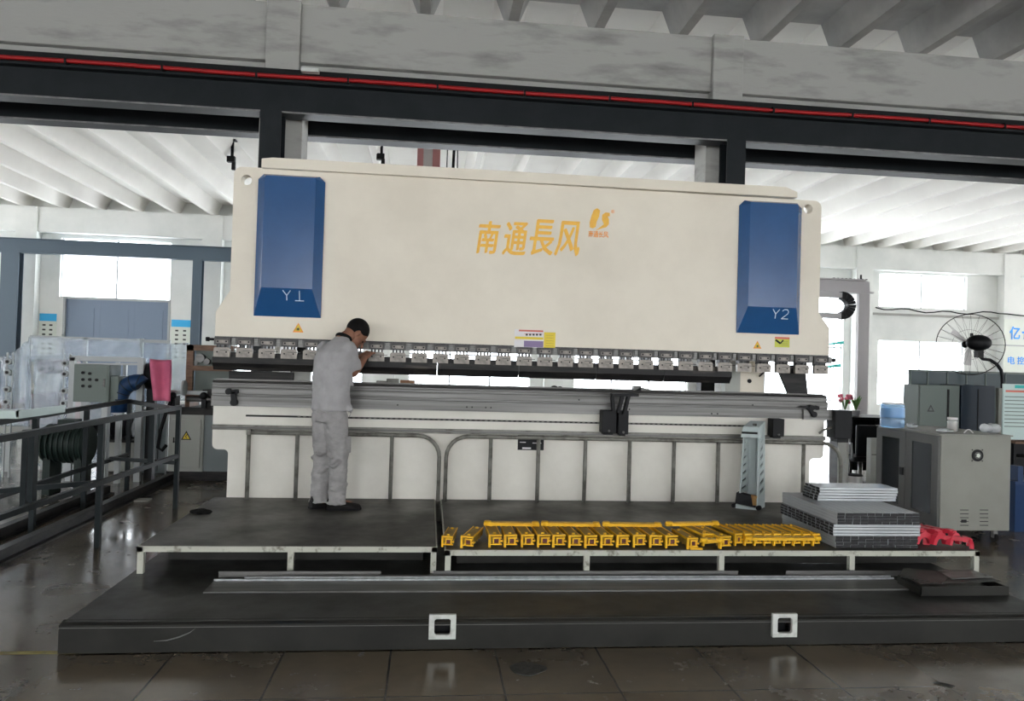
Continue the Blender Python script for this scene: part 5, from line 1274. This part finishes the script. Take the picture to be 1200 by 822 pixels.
b = mb(BLACK).tube([at(x, y, FYn) for x, y in ((1146,411),(1147,417),(1152,421),(1160,422),(1168,427),(1173,434),(1174.5,442),(1175,470))]+[(at(1175,470,FYn).x+.02, FYn, .05)], .022, 10); b.build('bent_pole', None, t)
b = mb(BLACK).cyl((at(1175,470,FYn).x+.02, FYn, 0), (at(1175,470,FYn).x+.02, FYn, .05), .28, .25, n=28); b.build('base', None, t)
q = at(1147,415,FYn); mb(DSTEEL).box(q.x-.04,q.x+.04,FYn-.04,FYn+.04,q.z-.05,q.z+.05).build('tilt_joint', None, t)

# dark desk, chair, bin, white post between press and cabinet
a = at(990, 487, 10.9); e = at(1031, 492, 10.9)
t = thing('office_desk', 'dark office desk between press and cabinet', 'desk', (6.6, 11, 0))
mb(BLACK).box(a.x, e.x+.4, 10.85, 11.6, .96, 1.0).build('desk_top', None, t)
mb(DSTEEL).box(a.x+.1, a.x+.14, 10.9, 11.5, 0, .96).build('side_panel', None, t); mb(DSTEEL).box(e.x+.3, e.x+.34, 10.9, 11.5, 0, .96).build('side_panel', None, t)
mb(TGLASS).box(a.x+.14, e.x+.3, 11.5, 11.53, .1, .96).build('modesty_panel', None, t)
t = thing('office_chair', 'black office chair before the dark desk', 'chair', (6.6, 10.2, 0))
q = at(1008, 548, 10.2)
mb(BLACK).box(q.x-.22, q.x+.22, 10.0, 10.4, .42, .50).build('seat', None, t, bevel=.03)
mb(BLACK).box(q.x-.2, q.x+.2, 9.96, 10.02, .50, .95).build('backrest', None, t, bevel=.03)
mb(STEEL).cyl((q.x,10.2,.06),(q.x,10.2,.42),.03).build('column', None, t)
b = mb(DSTEEL)
for k in range(5): b.bar((q.x,10.2,.07),(q.x+.24*math.cos(k*1.257),10.2+.24*math.sin(k*1.257),.05),.04,.03).ball((q.x+.24*math.cos(k*1.257),10.2+.24*math.sin(k*1.257),.03),.03,n=8)
b.build('star_base', None, t)
for s in (-1,1): mb(ALU).tube([(q.x+.24*s,10.0,.48),(q.x+.25*s,10.02,.68),(q.x+.25*s,10.32,.66)], .015, 6).build('armrest', None, t)
q = at(1001, 555, 9.6); t = thing('waste_bin', 'small white bin below the desk', 'bin', (q.x, 9.6, 0))
lathe(mb(LABW), q.x, 9.6, [(.09,.0),(.11,.28),(.115,.29)], 16).build('bucket', None, t); lathe(mb(BLACK), q.x, 9.6, [(.115,.29),(.118,.30),(.1,.31)], 16).build('rim', None, t)
a = at(1021, 514, 9.4); e = at(1031, 514, 9.4); b = mb(PALECAB).box(a.x, e.x+.2, 9.4, 9.5, 0, a.z); b.m(DSTEEL).box(a.x+.01, e.x+.19, 9.395, 9.40, a.z-.22, a.z-.21)
tag(b.build('side_cabinet', bevel=.006), 'narrow pale side cabinet left of the beige cabinet', 'cabinet')
b = mb(PALECAB).box(at(990,505,8.6).x, at(992.5,505,8.6).x, 8.55, 8.75, 0, at(991,503,8.6).z); tag(b.build('narrow_board', bevel=.003), 'narrow pale upright board right of the press end', 'board')
# flowers on the desk
for x, m_, lab in ((990, PETP, 'pink flowering pot plant on the dark desk'), (1003, LEAF, 'green leafy pot plant on the dark desk')):
    q = at(x, 487, 11.2); t = thing('potted_plant', lab, 'plant', (q.x, 11.2, 1.0))
    lathe(mb(LABW), q.x, 11.2, [(.05,1.0),(.07,1.08),(.075,1.09)], 14).build('pot', None, t)
    b = mb(LEAF)
    for k in range(14):
        an = random.uniform(0,2*PI); l_ = random.uniform(.10,.24); tip = Vector((q.x+l_*.5*math.cos(an), 11.2+l_*.5*math.sin(an), 1.09+l_)); mid_ = Vector((q.x,11.2,1.09)).lerp(tip,.5)+Vector((0,0,.03))
        b.tube([(q.x,11.2,1.08), mid_, tip], [.004,.018 if m_ is LEAF else .006,.003], 5)
        if m_ is PETP: b.m(PETP).ball(tip, .028, n=8).m(LEAF)
    b.build('foliage', None, t)
# teal outdoor things through the bright opening
for x, y, lab in ((980,403,'teal sheet high behind the ram right edge'), (976,430,'lower teal sheet beside the press clamps')):
    YQ = 25.0 if y < 410 else 23.8; q = at(x, y, YQ); b = mb(TEAL).hexa([(q.x-.25,YQ,q.z-.05),(q.x+.28,YQ,q.z),(q.x+.28,YQ+.3,q.z),(q.x-.25,YQ+.3,q.z-.05),(q.x-.25,YQ,q.z),(q.x+.28,YQ,q.z+.10),(q.x+.28,YQ+.3,q.z+.10),(q.x-.25,YQ+.3,q.z)])
    b.m(ALU).cyl((q.x,YQ+.15,0),(q.x,YQ+.15,q.z),.02); tag(b.build('teal_canopy'), lab, 'canopy')

#@@ LIGHT
# ------------------------------------------------------------------ daylight and camera
w = bpy.data.worlds.new('daylight'); SC.world = w; w.use_nodes = True
bg = w.node_tree.nodes['Background']; bg.inputs[0].default_value = (.97,.985,1,1); bg.inputs[1].default_value = 11.5
cam = bpy.data.cameras.new('camera'); co_ = bpy.data.objects.new('camera', cam); COL.objects.link(co_)
cam.sensor_width = 36; cam.sensor_fit = 'HORIZONTAL'; cam.lens = F/1200*36; cam.clip_end = 200
M4 = Matrix((ROT[0], ROT[1], (-ROT[2][0], -ROT[2][1], -ROT[2][2]))).transposed().to_4x4()
co_.matrix_world = Matrix.Translation((0,0,H)) @ M4
SC.camera = co_
SC.view_settings.view_transform = 'Standard'; SC.view_settings.look = 'None'; SC.view_settings.gamma = 1; SC.view_settings.exposure = 0
SC.view_settings.use_curve_mapping = False
SC.cycles.use_denoising = True
SC.cycles.max_bounces = 10; SC.cycles.diffuse_bounces = 6; SC.cycles.transparent_max_bounces = 16
SC.cycles.sample_clamp_indirect = 10
